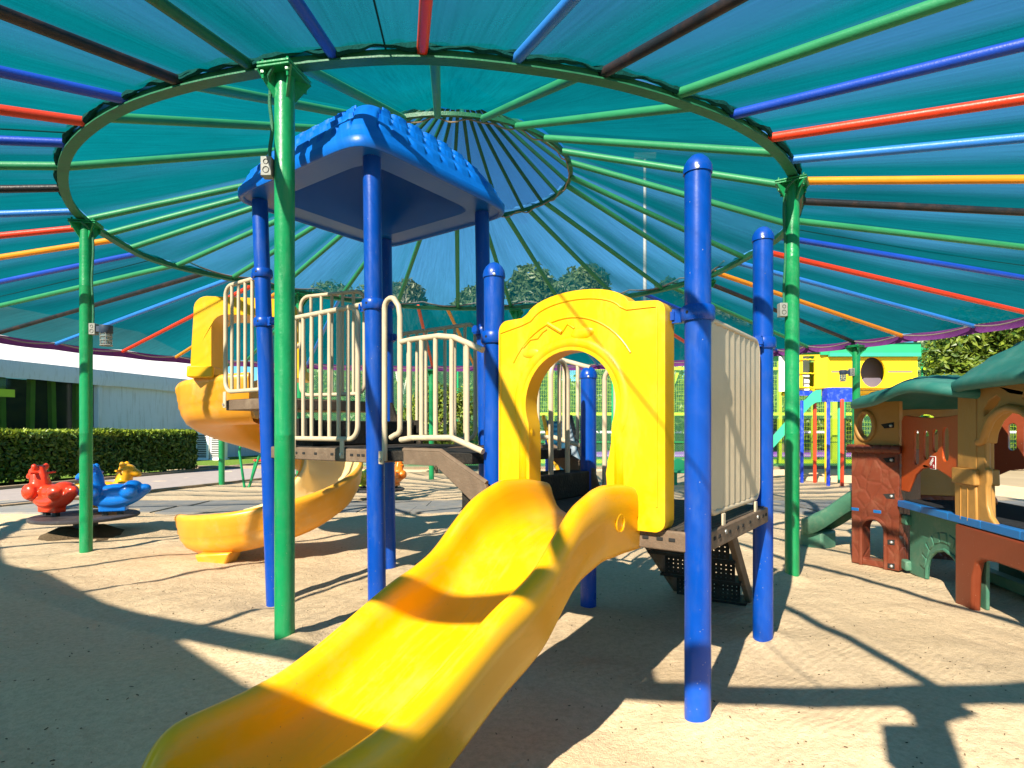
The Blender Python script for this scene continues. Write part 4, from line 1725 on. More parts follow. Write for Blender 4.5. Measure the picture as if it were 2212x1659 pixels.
def rocker(parent, c, head, colour, name_mat, label, spots=True, size=1.0):
    src = rocker_mesh()
    rot = Matrix.Rotation(head, 3, 'Z')
    tr = lambda v: Vector(c) + rot @ (Vector(v) * size)
    b = MB()
    b.v = [tr(v) for v in src.v]
    b.f = src.f
    o = b.build('animal_rocker', M[name_mat], parent, smooth=180)
    rm = o.modifiers.new('remesh', 'REMESH')
    rm.mode = 'VOXEL'
    rm.voxel_size = .014 * size
    rm.use_smooth_shade = True
    sm_ = o.modifiers.new('smooth', 'SMOOTH')
    sm_.factor = .5
    sm_.iterations = 4
    o['label'] = label
    for s in (-1, 1):
        b = MB()
        b.tube([tr((.15, s * .05, .44)), tr((.14, s * .135, .445))], [.013 * size, .0115 * size], 10)
        b.build('handle', M[name_mat], o)
        b = MB()
        b.ell(tr((.245, s * .048, .455)), (.017 * size,) * 3, 12, 8)
        b.build('eye', M['white'], o)
        b = MB()
        b.ell(tr((.256, s * .056, .456)), (.0095 * size,) * 3, 10, 8)
        b.build('pupil', M['pupil'], o)
    if spots:
        for s in (-1, 1):
            for (dx, dz, r_, mk) in ((-.165, .285, .012, 'dot_yellow'), (-.19, .265, .011, 'dot_yellow'), (-.15, .25, .016, 'dot_grey')):
                b = MB()
                b.ell(tr((dx, s * .112, dz)), (r_ * size, r_ * size, r_ * size), 10, 8)
                b.build('spot', M[mk], o)
    for dx in (-.06, .08):
        b = MB()
        b.box(tr((dx, 0, 0)), (.05 * size, .05 * size, .08 * size), rot)
        b.build('spring_post', M['black'], o)
    return o


def carousel(label, c, rad, z, riders, size, thick=.032):
    t = thing('carousel', label, 'carousel', (c[0], c[1], 0), 'spinning discs with animal seats')
    b = MB()
    b.lathe([(0, z - thick), (rad - .01, z - thick), (rad, z - thick + .008), (rad, z - .008), (rad - .012, z), (rad * .62, z), (rad * .6, z - .004), (0, z - .004)], (c[0], c[1], 0), 56)
    b.build('disc', M['disc'], t, smooth=30)
    b = MB()
    b.lathe([(.1, -.06), (.1, z - thick)], (c[0], c[1], 0), 16)
    b.build('hub', M['black'], t)
    for an, hdg, col, lab in riders:
        a = R(an)
        p = (c[0] + math.cos(a) * rad * .62, c[1] + math.sin(a) * rad * .62, z + .02)
        rocker(t, p, R(hdg), None, col, lab, True, size)
    return t


CA = (-4.06, 5.6)
carousel('black spinning disc with red, blue and yellow animal seats beside the hedge', CA, .44, .2,
         [(196, 163, 'toy_red', 'red animal seat facing away'), (-2, 200, 'toy_blue', 'blue horse seat'), (86, 12, 'toy_yellow', 'yellow animal seat')], .86)
cb = at(816, 1085, 150)
carousel('dark spinning disc with orange and lime seats seen beneath the brown deck', (cb.x, cb.y), .38, .17,
         [(0, 70, 'toy_orange', 'orange animal seat'), (170, 250, 'toy_lime', 'lime animal seat')], .7)
b = MB()
b.lathe([(.46, .0), (.38, .012), (.28, .04), (.18, .09), (0, .1)], (CA[0] - .02, CA[1] - .02, -.005), 30)
b.v = [v + Vector((.012 * math.sin(9 * v.y), .01 * math.sin(8 * v.x), .008 * math.sin(13 * v.x + 7 * v.y))) for v in b.v]
kind(b.build('soil', M['soil'], smooth=180), 'structure')  # sand heap under the disc, its shade put into the dark colour

# green tripod seesaw far left behind the spiral slide
t0 = at(530, 1054, 124)
ts = thing('seesaw', 'thin green tube frame with a red seat at the path edge behind the spiral slide', 'seesaw', (t0.x, t0.y, 0))
b = MB()
b.tube([(t0.x - .01, t0.y, -.03), at(517, 975, 124), at(540, 850, 120)], .022, 10)
b.build('leg', M['green_post'], ts)
b = MB()
b.tube([(t0.x + .05, t0.y, -.03), at(560, 985, 124), at(572, 975, 124)], .022, 10)
b.build('leg', M['green_post'], ts)
b = MB()
b.tube([(t0.x + .02, t0.y + .1, -.03), at(553, 990, 122)], .018, 10)
b.build('leg', M['green_post'], ts)
b = MB()
c_ = at(570, 994, 122)
b.lathe([(0, -.02), (.16, -.02), (.18, 0), (.16, .02), (0, .02)], c_, 20)
b.build('seat', M['toy_red'], ts)

# blue chute with yellow rails beyond the arch
q0 = at(1238, 1040, 150)
ch = thing('chute_slide', 'small dark blue chute with yellow sides seen through the yellow arch', 'slide', (q0.x, q0.y, 0))
A0, A1 = at(1255, 1050, 150), at(1203, 905, 140)
ax_ = Vector((.45, 0, 0))
rows = []
rl = [[], []]
for i in range(13):
    t = i / 12
    p = A0.lerp(A1, t)
    p.z = A0.z + (A1.z - A0.z) * (t ** 1.35)
    p.x = A0.x + (A1.x - A0.x) * (t ** .8)
    wd = .2
    rows.append([p + Vector((-wd, 0, .05)), p + Vector((-wd * .8, 0, -.02)), p + Vector((0, 0, -.04)), p + Vector((wd * .8, 0, -.02)), p + Vector((wd, 0, .05))])
    rl[0].append(p + Vector((-wd - .01, 0, .05)))
    rl[1].append(p + Vector((wd + .01, 0, .05)))
b = MB()
b.grid(rows)
b.build('chute', mat('chute_blue', (.012, .09, .16), .35, .5, .1, 4), ch, smooth=180)
for i, l_ in enumerate(rl):
    b = MB()
    b.tube(l_, .03, 8)
    b.build('side_rail', M['toy_yellow'] if i == 0 else M['black'], ch)
for s in (-.15, .15):
    b = MB()
    b.tube([A1 + Vector((s, .05, -.02)), (A1.x + s, A1.y + .1, 0)], .025, 8)
    b.build('leg', M['rib_blue'], ch)
# small green bench seat seen between the panel and the big blue post
q0 = at(1463, 1052, 118)
bn = thing('play_bench', 'little green moulded seat in the gap right of the yellow arch panel', 'bench', (q0.x, q0.y, 0))
b = MB()
b.box((q0.x + .1, q0.y, .25), (.42, .3, .05))
b.build('seat', M['house_green'], bn, bevel=.02)
b = MB()
b.prism([(-.2, .24), (.28, .24), (.28, .38)] + arcpts((.0, .36), .12, 60, 150, 4) + [(-.2, .34)], [], ((q0.x + .06, q0.y + .16, 0), (1, 0, 0), UP, (0, 1, 0)), .035)
b.build('backrest', M['house_green'], bn, bevel=.015)
for s in (-.04, .22):
    b = MB()
    b.box((q0.x + s, q0.y, .11), (.06, .06, .24))
    b.build('leg', M['house_green'], bn)

# ------------------------------------------------------------------ moulded plastic playhouse at the right
PB, PD = Vector((2.74, 4.164, 0)), Vector((2.605, 3.43, 0))
PA_ = Vector((2.57, 4.456, 0))
fd = (PD - PB).normalized()
fn = Vector((fd.y, -fd.x, 0))
if fn.x < 0:
    fn = -fn                              # into the house
ph = thing('playhouse', 'moulded plastic castle playhouse with green shingled roofs, tan and oxblood walls', 'playhouse', (2.9, 3.6, 0))
ad = (PB - PA_).normalized()
anm = Vector((-ad.y, ad.x, 0))
if anm.y < 0:
    anm = -anm
AL = (PB - PA_).length


def ell_loop(cx, cz, rx, rz, n=24):
    return [(cx + rx * math.cos(2 * math.pi * i / n), cz + rz * math.sin(2 * math.pi * i / n)) for i in range(n)]


def brick_mat():
    m = mat('oxblood_moulded_stone', (.17, .038, .018), .38, .4, .12, 5, 0, 30, dirt=(.45, .28, .17), dscale=7, damt=.15)
    t = m.node_tree
    N, L = t.nodes, t.links
    tc = N.new('ShaderNodeTexCoord')
    mp = N.new('ShaderNodeMapping')
    mp.inputs['Scale'].default_value = (8, 8, 5.5)
    L.new(tc.outputs['Object'], mp.inputs[0])
    vo = N.new('ShaderNodeTexVoronoi')
    vo.feature = 'DISTANCE_TO_EDGE'
    vo.inputs['Scale'].default_value = 1
    L.new(mp.outputs[0], vo.inputs['Vector'])
    mr = N.new('ShaderNodeMapRange')
    mr.inputs[1].default_value = .0
    mr.inputs[2].default_value = .13
    L.new(vo.outputs['Distance'], mr.inputs[0])
    bp = N.new('ShaderNodeBump')
    bp.inputs['Strength'].default_value = .45
    bp.inputs['Distance'].default_value = .012
    L.new(mr.outputs[0], bp.inputs['Height'])
    L.new(bp.outputs[0], N['Principled BSDF'].inputs['Normal'])
    return m


M['stone'] = brick_mat()
# left tower, lower half with the arched doorway
ow = [(0, 0), (AL, 0), (AL, .86), (0, .86)]
door = [(.085, .045), (.24, .045), (.24, .27)] + arcpts((.1625, .27), .0775, 0, 180, 10)[1:]
b = MB()
b.prism(ow, [door], (PA_, ad, UP, anm), .11)
o = b.build('tower_base', M['stone'], ph, bevel=.012)
b = MB()
dl = [(.075, .0), (.075, .27)] + arcpts((.1625, .27), .0875, 180, 0, 12) + [(.25, .27), (.25, .0)]
b.tube([p3(PA_ + ad * s - anm * .004, z) for s, z in dl], .014, 8)
b.build('door_surround', M['brick'], o)
b = MB()
b.tube([p3(PA_ + ad * (-.02 + (AL + .04) * i / 30) - anm * .006, .865) for i in range(31)], [.032 if i % 5 else .027 for i in range(31)], 12)
b.build('stone_course', M['brick'], o)
for s, z in ((.285, .8), (.285, .54), (.285, .21), (.285, .04)):
    b = MB()
    b.prism([(s - .055, z), (s + .025, z + .012), (s + .025, z - .028), (s - .03, z - .03)], [], (PA_ - anm * .0012, ad, UP, anm), .01)
    bb = b.build('bolt_recess', M['eave_shade'], o, smooth=0)
    b = MB()
    b.ell(p3(PA_ + ad * (s + .005) - anm * .004, z - .01), (.012,) * 3, 8, 6)
    b.build('bolt', M['zinc'], bb)
for s in (.03, .19):
    b = MB()
    b.prism([(s - .03, .395), (s + .03, .395), (s + .03, .42), (s - .03, .42)], [], (PA_ - anm * .001, ad, UP, anm), .01)
    b.build('blue_tab', M['sky_plastic'], o, bevel=.006)
# side of the tower base facing the bridge
b = MB()
b.prism([(.11, 0), (.3, 0), (.3, .86), (.11, .86)], [], (PB, anm, UP, -ad), .02)
b.build('tower_side', M['brick'], ph, smooth=0)
# upper half with the oval window
b = MB()
b.prism([(.012, .862), (AL - .004, .862), (AL - .004, 1.21), (.012, 1.21)], [ell_loop(.1, 1.035, .05, .088)], (PA_ + anm * .012, ad, UP, anm), .05)
o = b.build('tower_wall', M['tan'], ph, bevel=.008)
b = MB()
b.tube([p3(PA_ + ad * s + anm * .008, z) for s, z in ell_loop(.1, 1.035, .064, .104, 32)], .0165, 10, closed=True)
b.build('window_ring', M['tan'], o)
b = MB()
b.prism([(.21, 1.045), (.3, 1.06), (.3, 1.02), (.235, 1.015)], [], (PA_ + anm * .0105, ad, UP, anm), .01)
bb = b.build('bolt_recess', M['eave_shade'], o, smooth=0)
b = MB()
b.ell(p3(PA_ + ad * .28 + anm * .008, 1.035), (.012,) * 3, 8, 6)
b.build('bolt', M['zinc'], bb)
# far tower walls so that the inside is enclosed
for nm, c0, c1, z0, z1, mt_ in (('back_wall', (2.95, 4.62), (3.45, 4.45), .5, 1.26, 'tan'), 
                                ('back_wall', (2.95, 4.62), (3.45, 4.45), 0, .5, 'stone')):
    c0, c1 = Vector((*c0, 0)), Vector((*c1, 0))
    d_ = (c1 - c0).normalized()
    n_ = Vector((-d_.y, d_.x, 0))
    L_ = (c1 - c0).length
    holes = [ell_loop(L_ * .5, 1.04, .085, .085)] if z1 > 1.2 else []
    b = MB()
    b.prism([(0, z0), (L_, z0), (L_, z1), (0, z1)], holes, (c0, d_, UP, n_), .03)
    b.build(nm, M[mt_], ph, bevel=.008)
# orange balcony panel with four slots and an arched foot
def rslot(s, z0, z1, hw=.022):
    return [(s - hw, z0 + hw), ] + arcpts((s, z0 + hw), hw, 180, 360, 6)[1:] + arcpts((s, z1 - hw), hw, 0, 180, 6)


FLn = (PD - PB).length
bal = [(.0, .575), (.1, .575), (.14, .63), (.2, .7), (.28, .745), (.38, .765), (.48, .755), (.58, .73), (.7, .69), (.76, .69), (.76, 1.1), (.6, 1.085), (.4, 1.083), (.2, 1.093), (.08, 1.105), (.03, 1.1), (0, 1.07)]
sl = [rslot(.215, .77, 1.0, .033), rslot(.34, .81, 1.0, .033), rslot(.455, .86, 1.01, .033), rslot(.575, .81, 1.02, .033)]
b = MB()
b.prism(bal, sl, (PB + fn * .015, fd, UP, fn), .016)
o = b.build('balcony_panel', M['rust'], ph, bevel=.007, seg=2)
# badge with its white border and lettering
bs, bz = .43, .795
b = MB()
b.prism([(bs - .036, bz - .042), (bs + .036, bz - .042), (bs + .036, bz + .042), (bs - .036, bz + .042)], [], (PB + fn * .0125, fd, UP, fn), .004)
bd = b.build('badge', M['white'], o, bevel=.004)
b = MB()
b.prism([(bs - .032, bz - .038), (bs + .032, bz - .038), (bs + .032, bz + .038), (bs - .032, bz + .038)], [], (PB + fn * .0112, fd, UP, fn), .003)
b.build('badge_field', mat('badge_red', (.35, .012, .02), .4, .4), bd, bevel=.003)


def lettering(txt, s, z, size, rotd, parent, mt_):
    cu = bpy.data.curves.new('lettering', 'FONT')
    cu.body = txt
    cu.size = size * E
    cu.extrude = .001
    cu.offset = .0012
    cu.align_x = 'CENTER'
    cu.align_y = 'CENTER'
    tmp = bpy.data.objects.new('lettering_curve', cu)
    me = bpy.data.meshes.new_from_object(tmp)
    bpy.data.objects.remove(tmp)
    me.materials.clear()
    me.materials.append(mt_)
    ob = bpy.data.objects.new('lettering', me)
    COL.objects.link(ob)
    rot = Matrix((fd, UP, -fn)).transposed() @ Matrix.Rotation(R(rotd), 3, 'Z')
    pos = (PB + fd * s + UP * z + fn * .0100) * E - PO.get(parent.name, Vector())
    ob.matrix_world = Matrix.Translation(pos) @ rot.to_4x4()
    ob.parent = parent
    return ob


lettering('STEP', bs - .004, bz + .006, .027, 48, bd, M['white'])
lettering('2', bs + .018, bz - .022, .026, 20, bd, M['white'])
# blue platform edge and black mat
FE = 1.62
b = MB()
for i in range(5):
    s = .01 + i * FE / 5
    b.box(p3(PB + fd * (s + FE / 10) + fn * .012, .485), (FE / 5 - .001, .05, .045), Matrix((fd, fn, UP)).transposed())
b.build('platform_edge', M['sky_plastic'], ph, bevel=.006)
b = MB()
b.prism([(0, .035), (FE, .035), (FE, .6), (0, .6)], [], (p3(PB, .475), fd, fn, UP), .04)
b.build('floor_mat', M['matblack'], ph, bevel=.01)
# green arch panel below the platform
garch = [(0.02, .0), (.25, .0), (.26, .1), (.3, .17), (.38, .225), (.48, .25), (.58, .23), (.67, .18), (.72, .1), (.74, .0), (.9, .0), (.9, .458), (.02, .458)]
b = MB()
b.prism(garch, [], (PB + fn * .06, fd, UP, fn), .02)
o = b.build('arch_wall', M['sage'], ph, bevel=.008, seg=2)
b = MB()
b.tube([p3(PB + fd * s + fn * .058, z) for s, z in [(.255, .02), (.265, .1), (.305, .17), (.385, .227), (.48, .252), (.58, .232), (.67, .18), (.72, .1)]], .011, 8)
b.build('arch_rim', M['sage'], o)
for i in range(9):
    an = R(165 - 18 * i)
    b = MB()
    c_ = p3(PB + fd * (.48 + .275 * math.cos(an)) + fn * .062, .05 + .275 * math.sin(an))
    ra = fd * math.cos(an) + UP * math.sin(an)
    ta = fd * -math.sin(an) + UP * math.cos(an)
    b.box(c_, (.07, .078, .016), Matrix((ra, ta, fn)).transposed())
    b.build('arch_stone', M['sage'], o, bevel=.012)
for z in (.05, .37):
    b = MB()
    b.box(p3(PB + fd * .0 + fn * .05, z), (.09, .05, .07), Matrix((fd, fn, UP)).transposed())
    b.build('clip', M['sage'], o, bevel=.015)
# floor frames inside, dark
b = MB()
b.box(p3(PB + fd * .5 + fn * .45, .05), (.8, .08, .07), Matrix((fd, fn, UP)).transposed())
b.build('floor_beam', M['sage'], ph, bevel=.01)
b = MB()
b.prism([(0, 0), (1.6, 0), (1.6, .44), (1.45, .44), (1.3, .2), (1.0, .3), (.8, .1), (.6, .1), (.45, .3), (.15, .3), (.1, .44), (0, .44)], [], (PB + fn * .62, fd, UP, fn), .04)
b.build('far_arch', M['sage'], ph, bevel=.01)
# brown leg and arch at the near end
leg = [(.735, -.02), (.905, -.02), (.915, .2), (.94, .27), (1.0, .3), (1.12, .31), (1.3, .31), (1.42, .29), (1.5, .24), (1.54, .12), (1.56, -.02), (1.75, -.02), (1.75, .458), (.735, .458)]
b = MB()
b.prism(leg, [], (PB - fn * .015, fd, UP, fn), .05)
b.build('leg_arch', M['rustdark'], ph, bevel=.02, seg=3)
# tan pillar
b = MB()
b.prism([(.725, .475), (.94, .475), (.93, .7), (.72, .7)], [], (PB - fn * .01, fd, UP, fn), .1)
o = b.build('pillar', M['tan'], ph, bevel=.012, seg=3)
b = MB()
b.prism([(.735, .78), (.92, .78), (.915, 1.27), (.735, 1.27)], [], (PB - fn * .0, fd, UP, fn), .09)
b.build('pillar_shaft', M['tan'], o, bevel=.01)
b = MB()
b.prism([(.715, .695), (.95, .695), (.945, .785), (.715, .785)], [], (PB - fn * .025, fd, UP, fn), .13)
b.build('pillar_band', M['tan'], o, bevel=.015, seg=3)
b = MB()
b.prism([(.925, .477), (1.1, .477), (1.092, .5), (1.04, .54), (1.012, .6), (1.008, .7), (1.02, .72), (1.02, .79), (1.0, .8), (1.0, .95), (.925, .95)], [], (PB - fn * .0, fd, UP, fn), .03)
b.build('pillar_foot', M['tan'], o, bevel=.02, seg=3)
b = MB()
for s0 in (.79, .86):
    b.tube([p3(PB + fd * s0 - fn * .0115, z) for z in (.49, .68)], .003, 6)
b.build('groove', M['tan'], o)
# tan arch wall with cut-outs above the near opening
aw = [(.925, 1.27), (.925, .93), (1.0, .93), (1.015, .99), (1.06, 1.05), (1.13, 1.09), (1.21, 1.105), (1.3, 1.09), (1.38, 1.05), (1.43, .99), (1.445, .93), (1.75, .93), (1.75, 1.27)]
h1 = [(.985, 1.075), (1.02, 1.09), (1.1, 1.135), (1.13, 1.165), (1.1, 1.185), (1.03, 1.16), (.985, 1.11)]
h2 = [(1.3, 1.16), (1.36, 1.125), (1.42, 1.075), (1.46, 1.09), (1.44, 1.14), (1.36, 1.175), (1.31, 1.185)]
b = MB()
b.prism(aw, [h1, h2], (PB - fn * .0, fd, UP, fn), .06)
o = b.build('arch_window_wall', M['tan'], ph, bevel=.01)
b = MB()
b.tube([p3(PB + fd * s - fn * .005, z) for s, z in [(.95, .935), (.99, .945), (1.015, 1.0), (1.06, 1.06), (1.13, 1.1), (1.21, 1.115), (1.3, 1.1), (1.38, 1.06), (1.44, .99), (1.46, .93)]], .022, 10)
b.build('arch_rim', M['tan'], o)
# red-brown slotted panel on the far side of the near tower
q0, q1 = at(2135, 1000, 300), at(2330, 1000, 330)
d_ = Vector((q1.x - q0.x, q1.y - q0.y, 0)).normalized()
n_ = Vector((-d_.y, d_.x, 0))
fp = [(-.05, .5), (.02, .66), (.12, .72), (.3, .75), (.5, .7), (.62, .55), (.7, .5), (.7, 1.16), (-.05, 1.16)]
b = MB()
b.prism(fp, [rslot(.06 + .075, .86, 1.05, .022), rslot(.22, .82, 1.05, .022), rslot(.31, .78, 1.06, .022), rslot(.4, .82, 1.05, .022)], (p3(q0), d_, UP, n_), .04)
b.build('far_panel', M['rustdark'], ph, bevel=.01)
b = MB()
c_ = at(2137, 1083, 330)
b.ell(c_, (.045, .045, .045), 14, 10)
b.build('knob', M['rust'], ph)


def dome_roof(cen, ax, ay, lx, ly, z0, h, name, arch=None):
    """Shingled, rounded roof shell with a thick rolled lip."""
    b = MB()
    n, m = 96, 30
    rows = []
    for i in range(m + 1):
        t = i / m
        row = []
        for k_ in range(n):
            an = 2 * math.pi * k_ / n
            ca, sa = math.cos(an), math.sin(an)
            p = 3.2
            q = (abs(ca) ** p + abs(sa) ** p) ** (-1 / p)
            r_ = t
            x, y = ca * q * r_, sa * q * r_
            z = z0 + h * (1 - r_ ** 2.1)
            if .15 < t < .93:
                ri = math.floor((1 - t) / .16)
                fr_ = (1 - t) / .16 - ri
                tb = an * 26 / (2 * math.pi) * (1.0 if t > .45 else .5) + (.5 if ri % 2 else 0)
                tf = abs((tb % 1) - .5) * 2
                lip = 1 if fr_ > .1 + .5 * tf ** 3 else 0
                z += .013 * lip * (1 - fr_) * (1 if tf < .9 else .2)
            if arch:
                z += arch(x, y)
            row.append(p3(cen) + ax * (x * lx) + ay * (y * ly) + UP * z)
        rows.append(row)
    for sc_, dz in ((1.03, -.012), (1.045, -.035), (1.035, -.06), (1.0, -.072), (.95, -.06), (.85, -.02), (.6, .08 * h / .2), (.02, .6 * h)):
        row = []
        for k_ in range(n):
            an = 2 * math.pi * k_ / n
            ca, sa = math.cos(an), math.sin(an)
            q = (abs(ca) ** 3.2 + abs(sa) ** 3.2) ** (-1 / 3.2)
            x, y = ca * q * sc_, sa * q * sc_
            row.append(p3(cen) + ax * (x * lx) + ay * (y * ly) + UP * (z0 + dz + (arch(x, y) if arch else 0)))
        rows.append(row)
    b.grid(rows, closed=True)
    return b.build(name, M['teal_roof'], ph, smooth=60)


c1 = PB + fd * .235 + fn * .19
dome_roof(c1, fd, fn, .71, .44, 1.232, .1, 'roof', arch=lambda x, y: .066 * math.exp(-((x - .6) / .42) ** 2) * max(0, min(1, -y * 1.15)))
c2 = PB + fd * 1.5 + fn * .38
dome_roof(c2, fd, fn, .88, .52, 1.285, .26, 'roof')
# its green slide
rows = []
s0, s1 = Vector((2.98, 4.78, .5)), Vector((2.66, 5.2, .17))
side = Vector((.8, .6, 0))
for i in range(15):
    t = i / 14
    p = s0.lerp(s1, t)
    p.z = .5 - .3 * (3 * t * t - 2 * t ** 3)
    wv = .17
    e = max(0, (t - .85) / .15)
    rows.append([p - side * wv + UP * -.1, p - side * (wv + .01) + UP * (.05 - .03 * e), p - side * (wv - .03) + UP * (.07 - .03 * e), p - side * (wv - .06) + UP * .03, p - side * .08 - UP * .01, p + side * .08 - UP * .01, p + side * (wv - .06) + UP * .03, p + side * (wv - .03) + UP * (.07 - .03 * e), p + side * (wv + .01) + UP * (.05 - .03 * e), p + side * wv + UP * -.1])
b = MB()
b.box((s1.x + .03, s1.y - .03, .02), (.26, .2, .22), Matrix.Rotation(R(37), 3, 'Z'))
b.build('slide_foot', M['sage'], ph, bevel=.03)
rows.append([v * .7 + Vector((s1.x - .09, s1.y + .1, v.z - .04)) * .3 for v in rows[-1]])
b = MB()
b.grid(rows)
so = b.build('slide', M['sage'], ph, smooth=60)
sm_ = so.modifiers.new('shell', 'SOLIDIFY')
sm_.thickness = .02

# ------------------------------------------------------------------ yellow tree house on legs
yh = thing('tree_house', 'yellow wooden playhouse on coloured stilts with green eaves and a round window', 'playhouse', (6.3, 11.2, 0))
W0, W1 = at(1788, 900, 113), at(1982, 900, 113)
Wd = Vector((1, 0, 0))
Yz = W0.y
WL = W1.x - W0.x


def hz(y, dy=113):
    return 1 + (HY - y) / dy


win = ell_loop(at(1886, 0, 113).x - W0.x, hz(804), .24, .29, 28)
b = MB()
b.prism([(0, hz(838)), (WL, hz(838)), (WL, hz(768)), (0, hz(768))], [win], ((W0.x, Yz, 0), Wd, UP, (0, 1, 0)), .05)
o = b.build('wall', M['house_yellow'], yh, smooth=0)
for x0, x1, y in ((1796, 1845, 803), (1918, 1970, 803), (1796, 1835, 838), (1796, 1845, 770), (1862, 1972, 770)):
    b = MB()
    b.box(((at(x0, 0, 113).x + at(x1, 0, 113).x) / 2, Yz - .002, hz(y)), (abs(x1 - x0) / 113, .006, .025))
    b.build('gap', M['house_dark'], o, smooth=0)
L0 = at(1726, 900, 116)
b = MB()
b.prism([(0, hz(840)), (.62, hz(838)), (.62, hz(766)), (0, hz(766))], [[(.22, hz(836)), (.42, hz(836)), (.42, hz(768)), (.22, hz(768))]], ((L0.x, Yz + .1, 0), ((W0.x - L0.x) / .62, -.16, 0), UP, (0, 1, 0)), .05)
b.build('wall', M['house_yellow'], yh, smooth=0)
b = MB()
b.box((L0.x + .03, Yz + .08, hz(757)), (.2, .04, .18))
b.box((W0.x - .06, Yz - .03, hz(757)), (.2, .04, .18))
b.build('fascia', M['house_green'], yh, smooth=0)
b = MB()
b.box((W0.x + WL / 2, Yz - .06, hz(767)), (WL + .02, .06, .07))
b.build('fascia', M['mint'], yh, smooth=0)
b = MB()
b.box((W0.x + WL / 2, Yz - .05, hz(752)), (WL + .02, .06, .2))
b.build('fascia', M['house_green'], yh, smooth=0)
b = MB()
b.add([(L0.x - .1, Yz - .2, hz(730)), (W1.x + .1, Yz - .2, hz(730)), (W1.x + .15, Yz + .9, hz(708)), (L0.x - .3, Yz + .9, hz(708)), (W1.x + .25, Yz + 2.4, hz(744)), (L0.x - .1, Yz + 2.4, hz(744))], [(0, 1, 2, 3), (3, 2, 4, 5)])
rf = b.build('roof', M['mint'], yh, smooth=0)
sm_ = rf.modifiers.new('thick', 'SOLIDIFY')
sm_.thickness = .05
b = MB()
b.box((W0.x + WL / 2, Yz + 1.9, hz(800)), (WL, .04, .75))
b.box((W1.x - .02, Yz + 1.0, hz(800)), (.04, 1.9, .75))
b.box((W0.x + WL / 2, Yz + 1.0, hz(838)), (WL, 1.9, .04))
b.build('wall', M['house_yellow'], yh, smooth=0)
b = MB()
b.box((L0.x + .31, Yz + .55, hz(802)), (.6, .03, .7))
b.build('inner_wall', M['white'], yh, smooth=0)
b = MB()
b.box((at(1886, 0, 113).x, Yz + .35, hz(804)), (.8, .02, .66))
b.build('inner_wall', M['house_dark'], yh, smooth=0)
for y in (776, 806, 836):
    b = MB()
    pts = [(L0.x + .15 + .45 * i / 10, Yz + .04, hz(y) + .008 * math.sin(3 * i)) for i in range(11)]
    b.tube(pts, .012, 6)
    b.build('rope', M['house_yellow'], yh)
b = MB()
b.box((W0.x + .26, Yz - .03, hz(853)), (.62, .06, .26))
b.box((W0.x - .03, Yz + .0, hz(853)), (.05, .2, .26))
b.box((L0.x + .2, Yz + .12, hz(848)), (.5, .04, .1))
o = b.build('base_boards', M['house_blue'], yh, smooth=0)
for x, yb, dy, c_, n_ in ((1732, 1043, 113, 'house_blue', 1), (1760, 1043, 113, 'toy_red', 1), (1789, 1051, 119, 'house_blue', 1), (1785, 1046, 113, 'house_yellow', 1), (1819, 1051, 119, 'toy_red', 1), (1813, 1040, 112, 'mint', 1), (1900, 1045, 113, 'house_blue', 1), (1975, 1045, 113, 'toy_red', 1)):
    p = at(x, yb, dy)
    b = MB()
    b.box((p.x, p.y, .77), (.05, .05, 1.6))
    b.build('stilt', M[c_], yh, bevel=.01)
# its green slide
rows = []
pa, pb = at(1772, 846, 114), at(1600, 1040, 104)
for i in range(17):
    t = i / 16
    p = pa.lerp(pb, t)
    e = max(0, .14 - t) / .14
    wv = .14
    sd2 = Vector((.35, .94, 0))
    zz = p.z + .05 - .15 * e * e
    rows.append([p3(p - sd2 * wv, zz - .1), p3(p - sd2 * wv, zz + .13), p3(p - sd2 * (wv - .03), zz + .13), p3(p - sd2 * (wv - .04), zz - .07), p3(p + sd2 * (wv - .04), zz - .07), p3(p + sd2 * (wv - .03), zz + .13), p3(p + sd2 * wv, zz + .13), p3(p + sd2 * wv, zz - .1)])
b = MB()
b.grid(rows, closed=True)
b.build('slide', M['mint'], yh, smooth=30)

# ------------------------------------------------------------------ white marquee at the left
te = thing('marquee', 'long white marquee hall with grey side walls and a dark glass bay', 'marquee', (-11, 17, 0))
T0, T1 = Vector((-16.2, 5.3, 0)), Vector((-9.55, 25.5, 0))
e0, e1 = at(0, 777, 89), at(408, 821, 63.4)
td_ = Vector((e1.x - e0.x, e1.y - e0.y, 0)).normalized()
tn = Vector((-td_.y, td_.x, 0))           # away from the playground
if tn.x > 0:
    tn = -tn
TO = p3(e0) - td_ * 9
ZE = 2.72
SG, dyg = on((e0.x, e0.y), (e1.x, e1.y), 214)
SG += 9
SE_, _ = on((e0.x, e0.y), (e1.x, e1.y), 566)
SE_ += 9
b = MB()
rows = []
nn_ = 60
for i in range(nn_ + 1):
    s = SE_ * i / nn_
    ph_ = (s - SG) / 5.2
    tri = abs((ph_ % 1) - .5) * 2
    rows.append([p3(TO + td_ * s + tn * (-.12), ZE - .02), p3(TO + td_ * s + tn * 1.2, ZE + .55 - .06 * (1 - tri)), p3(TO + td_ * s + tn * 3.2, ZE + 1.35 - .12 * (1 - tri)), p3(TO + td_ * s + tn * 6, ZE + 2.5)])
b.grid(rows)
b.build('roof', M['tent'], te, smooth=25)
b = MB()
rows = []
for i in range(nn_ * 2 + 1):
    s = SE_ * i / (nn_ * 2)
    wob = .012 * math.sin(2.1 * s) + .008 * math.sin(5.3 * s)
    rows.append([p3(TO + td_ * s + tn * -.14, ZE), p3(TO + td_ * s + tn * (-.16 + wob), ZE - .2), p3(TO + td_ * s + tn * (-.13 + wob), ZE - .43 + wob * .6)])
b.grid(rows)
b.build('valance', M['tent_wall'], te, smooth=180)
b = MB()
rows = []
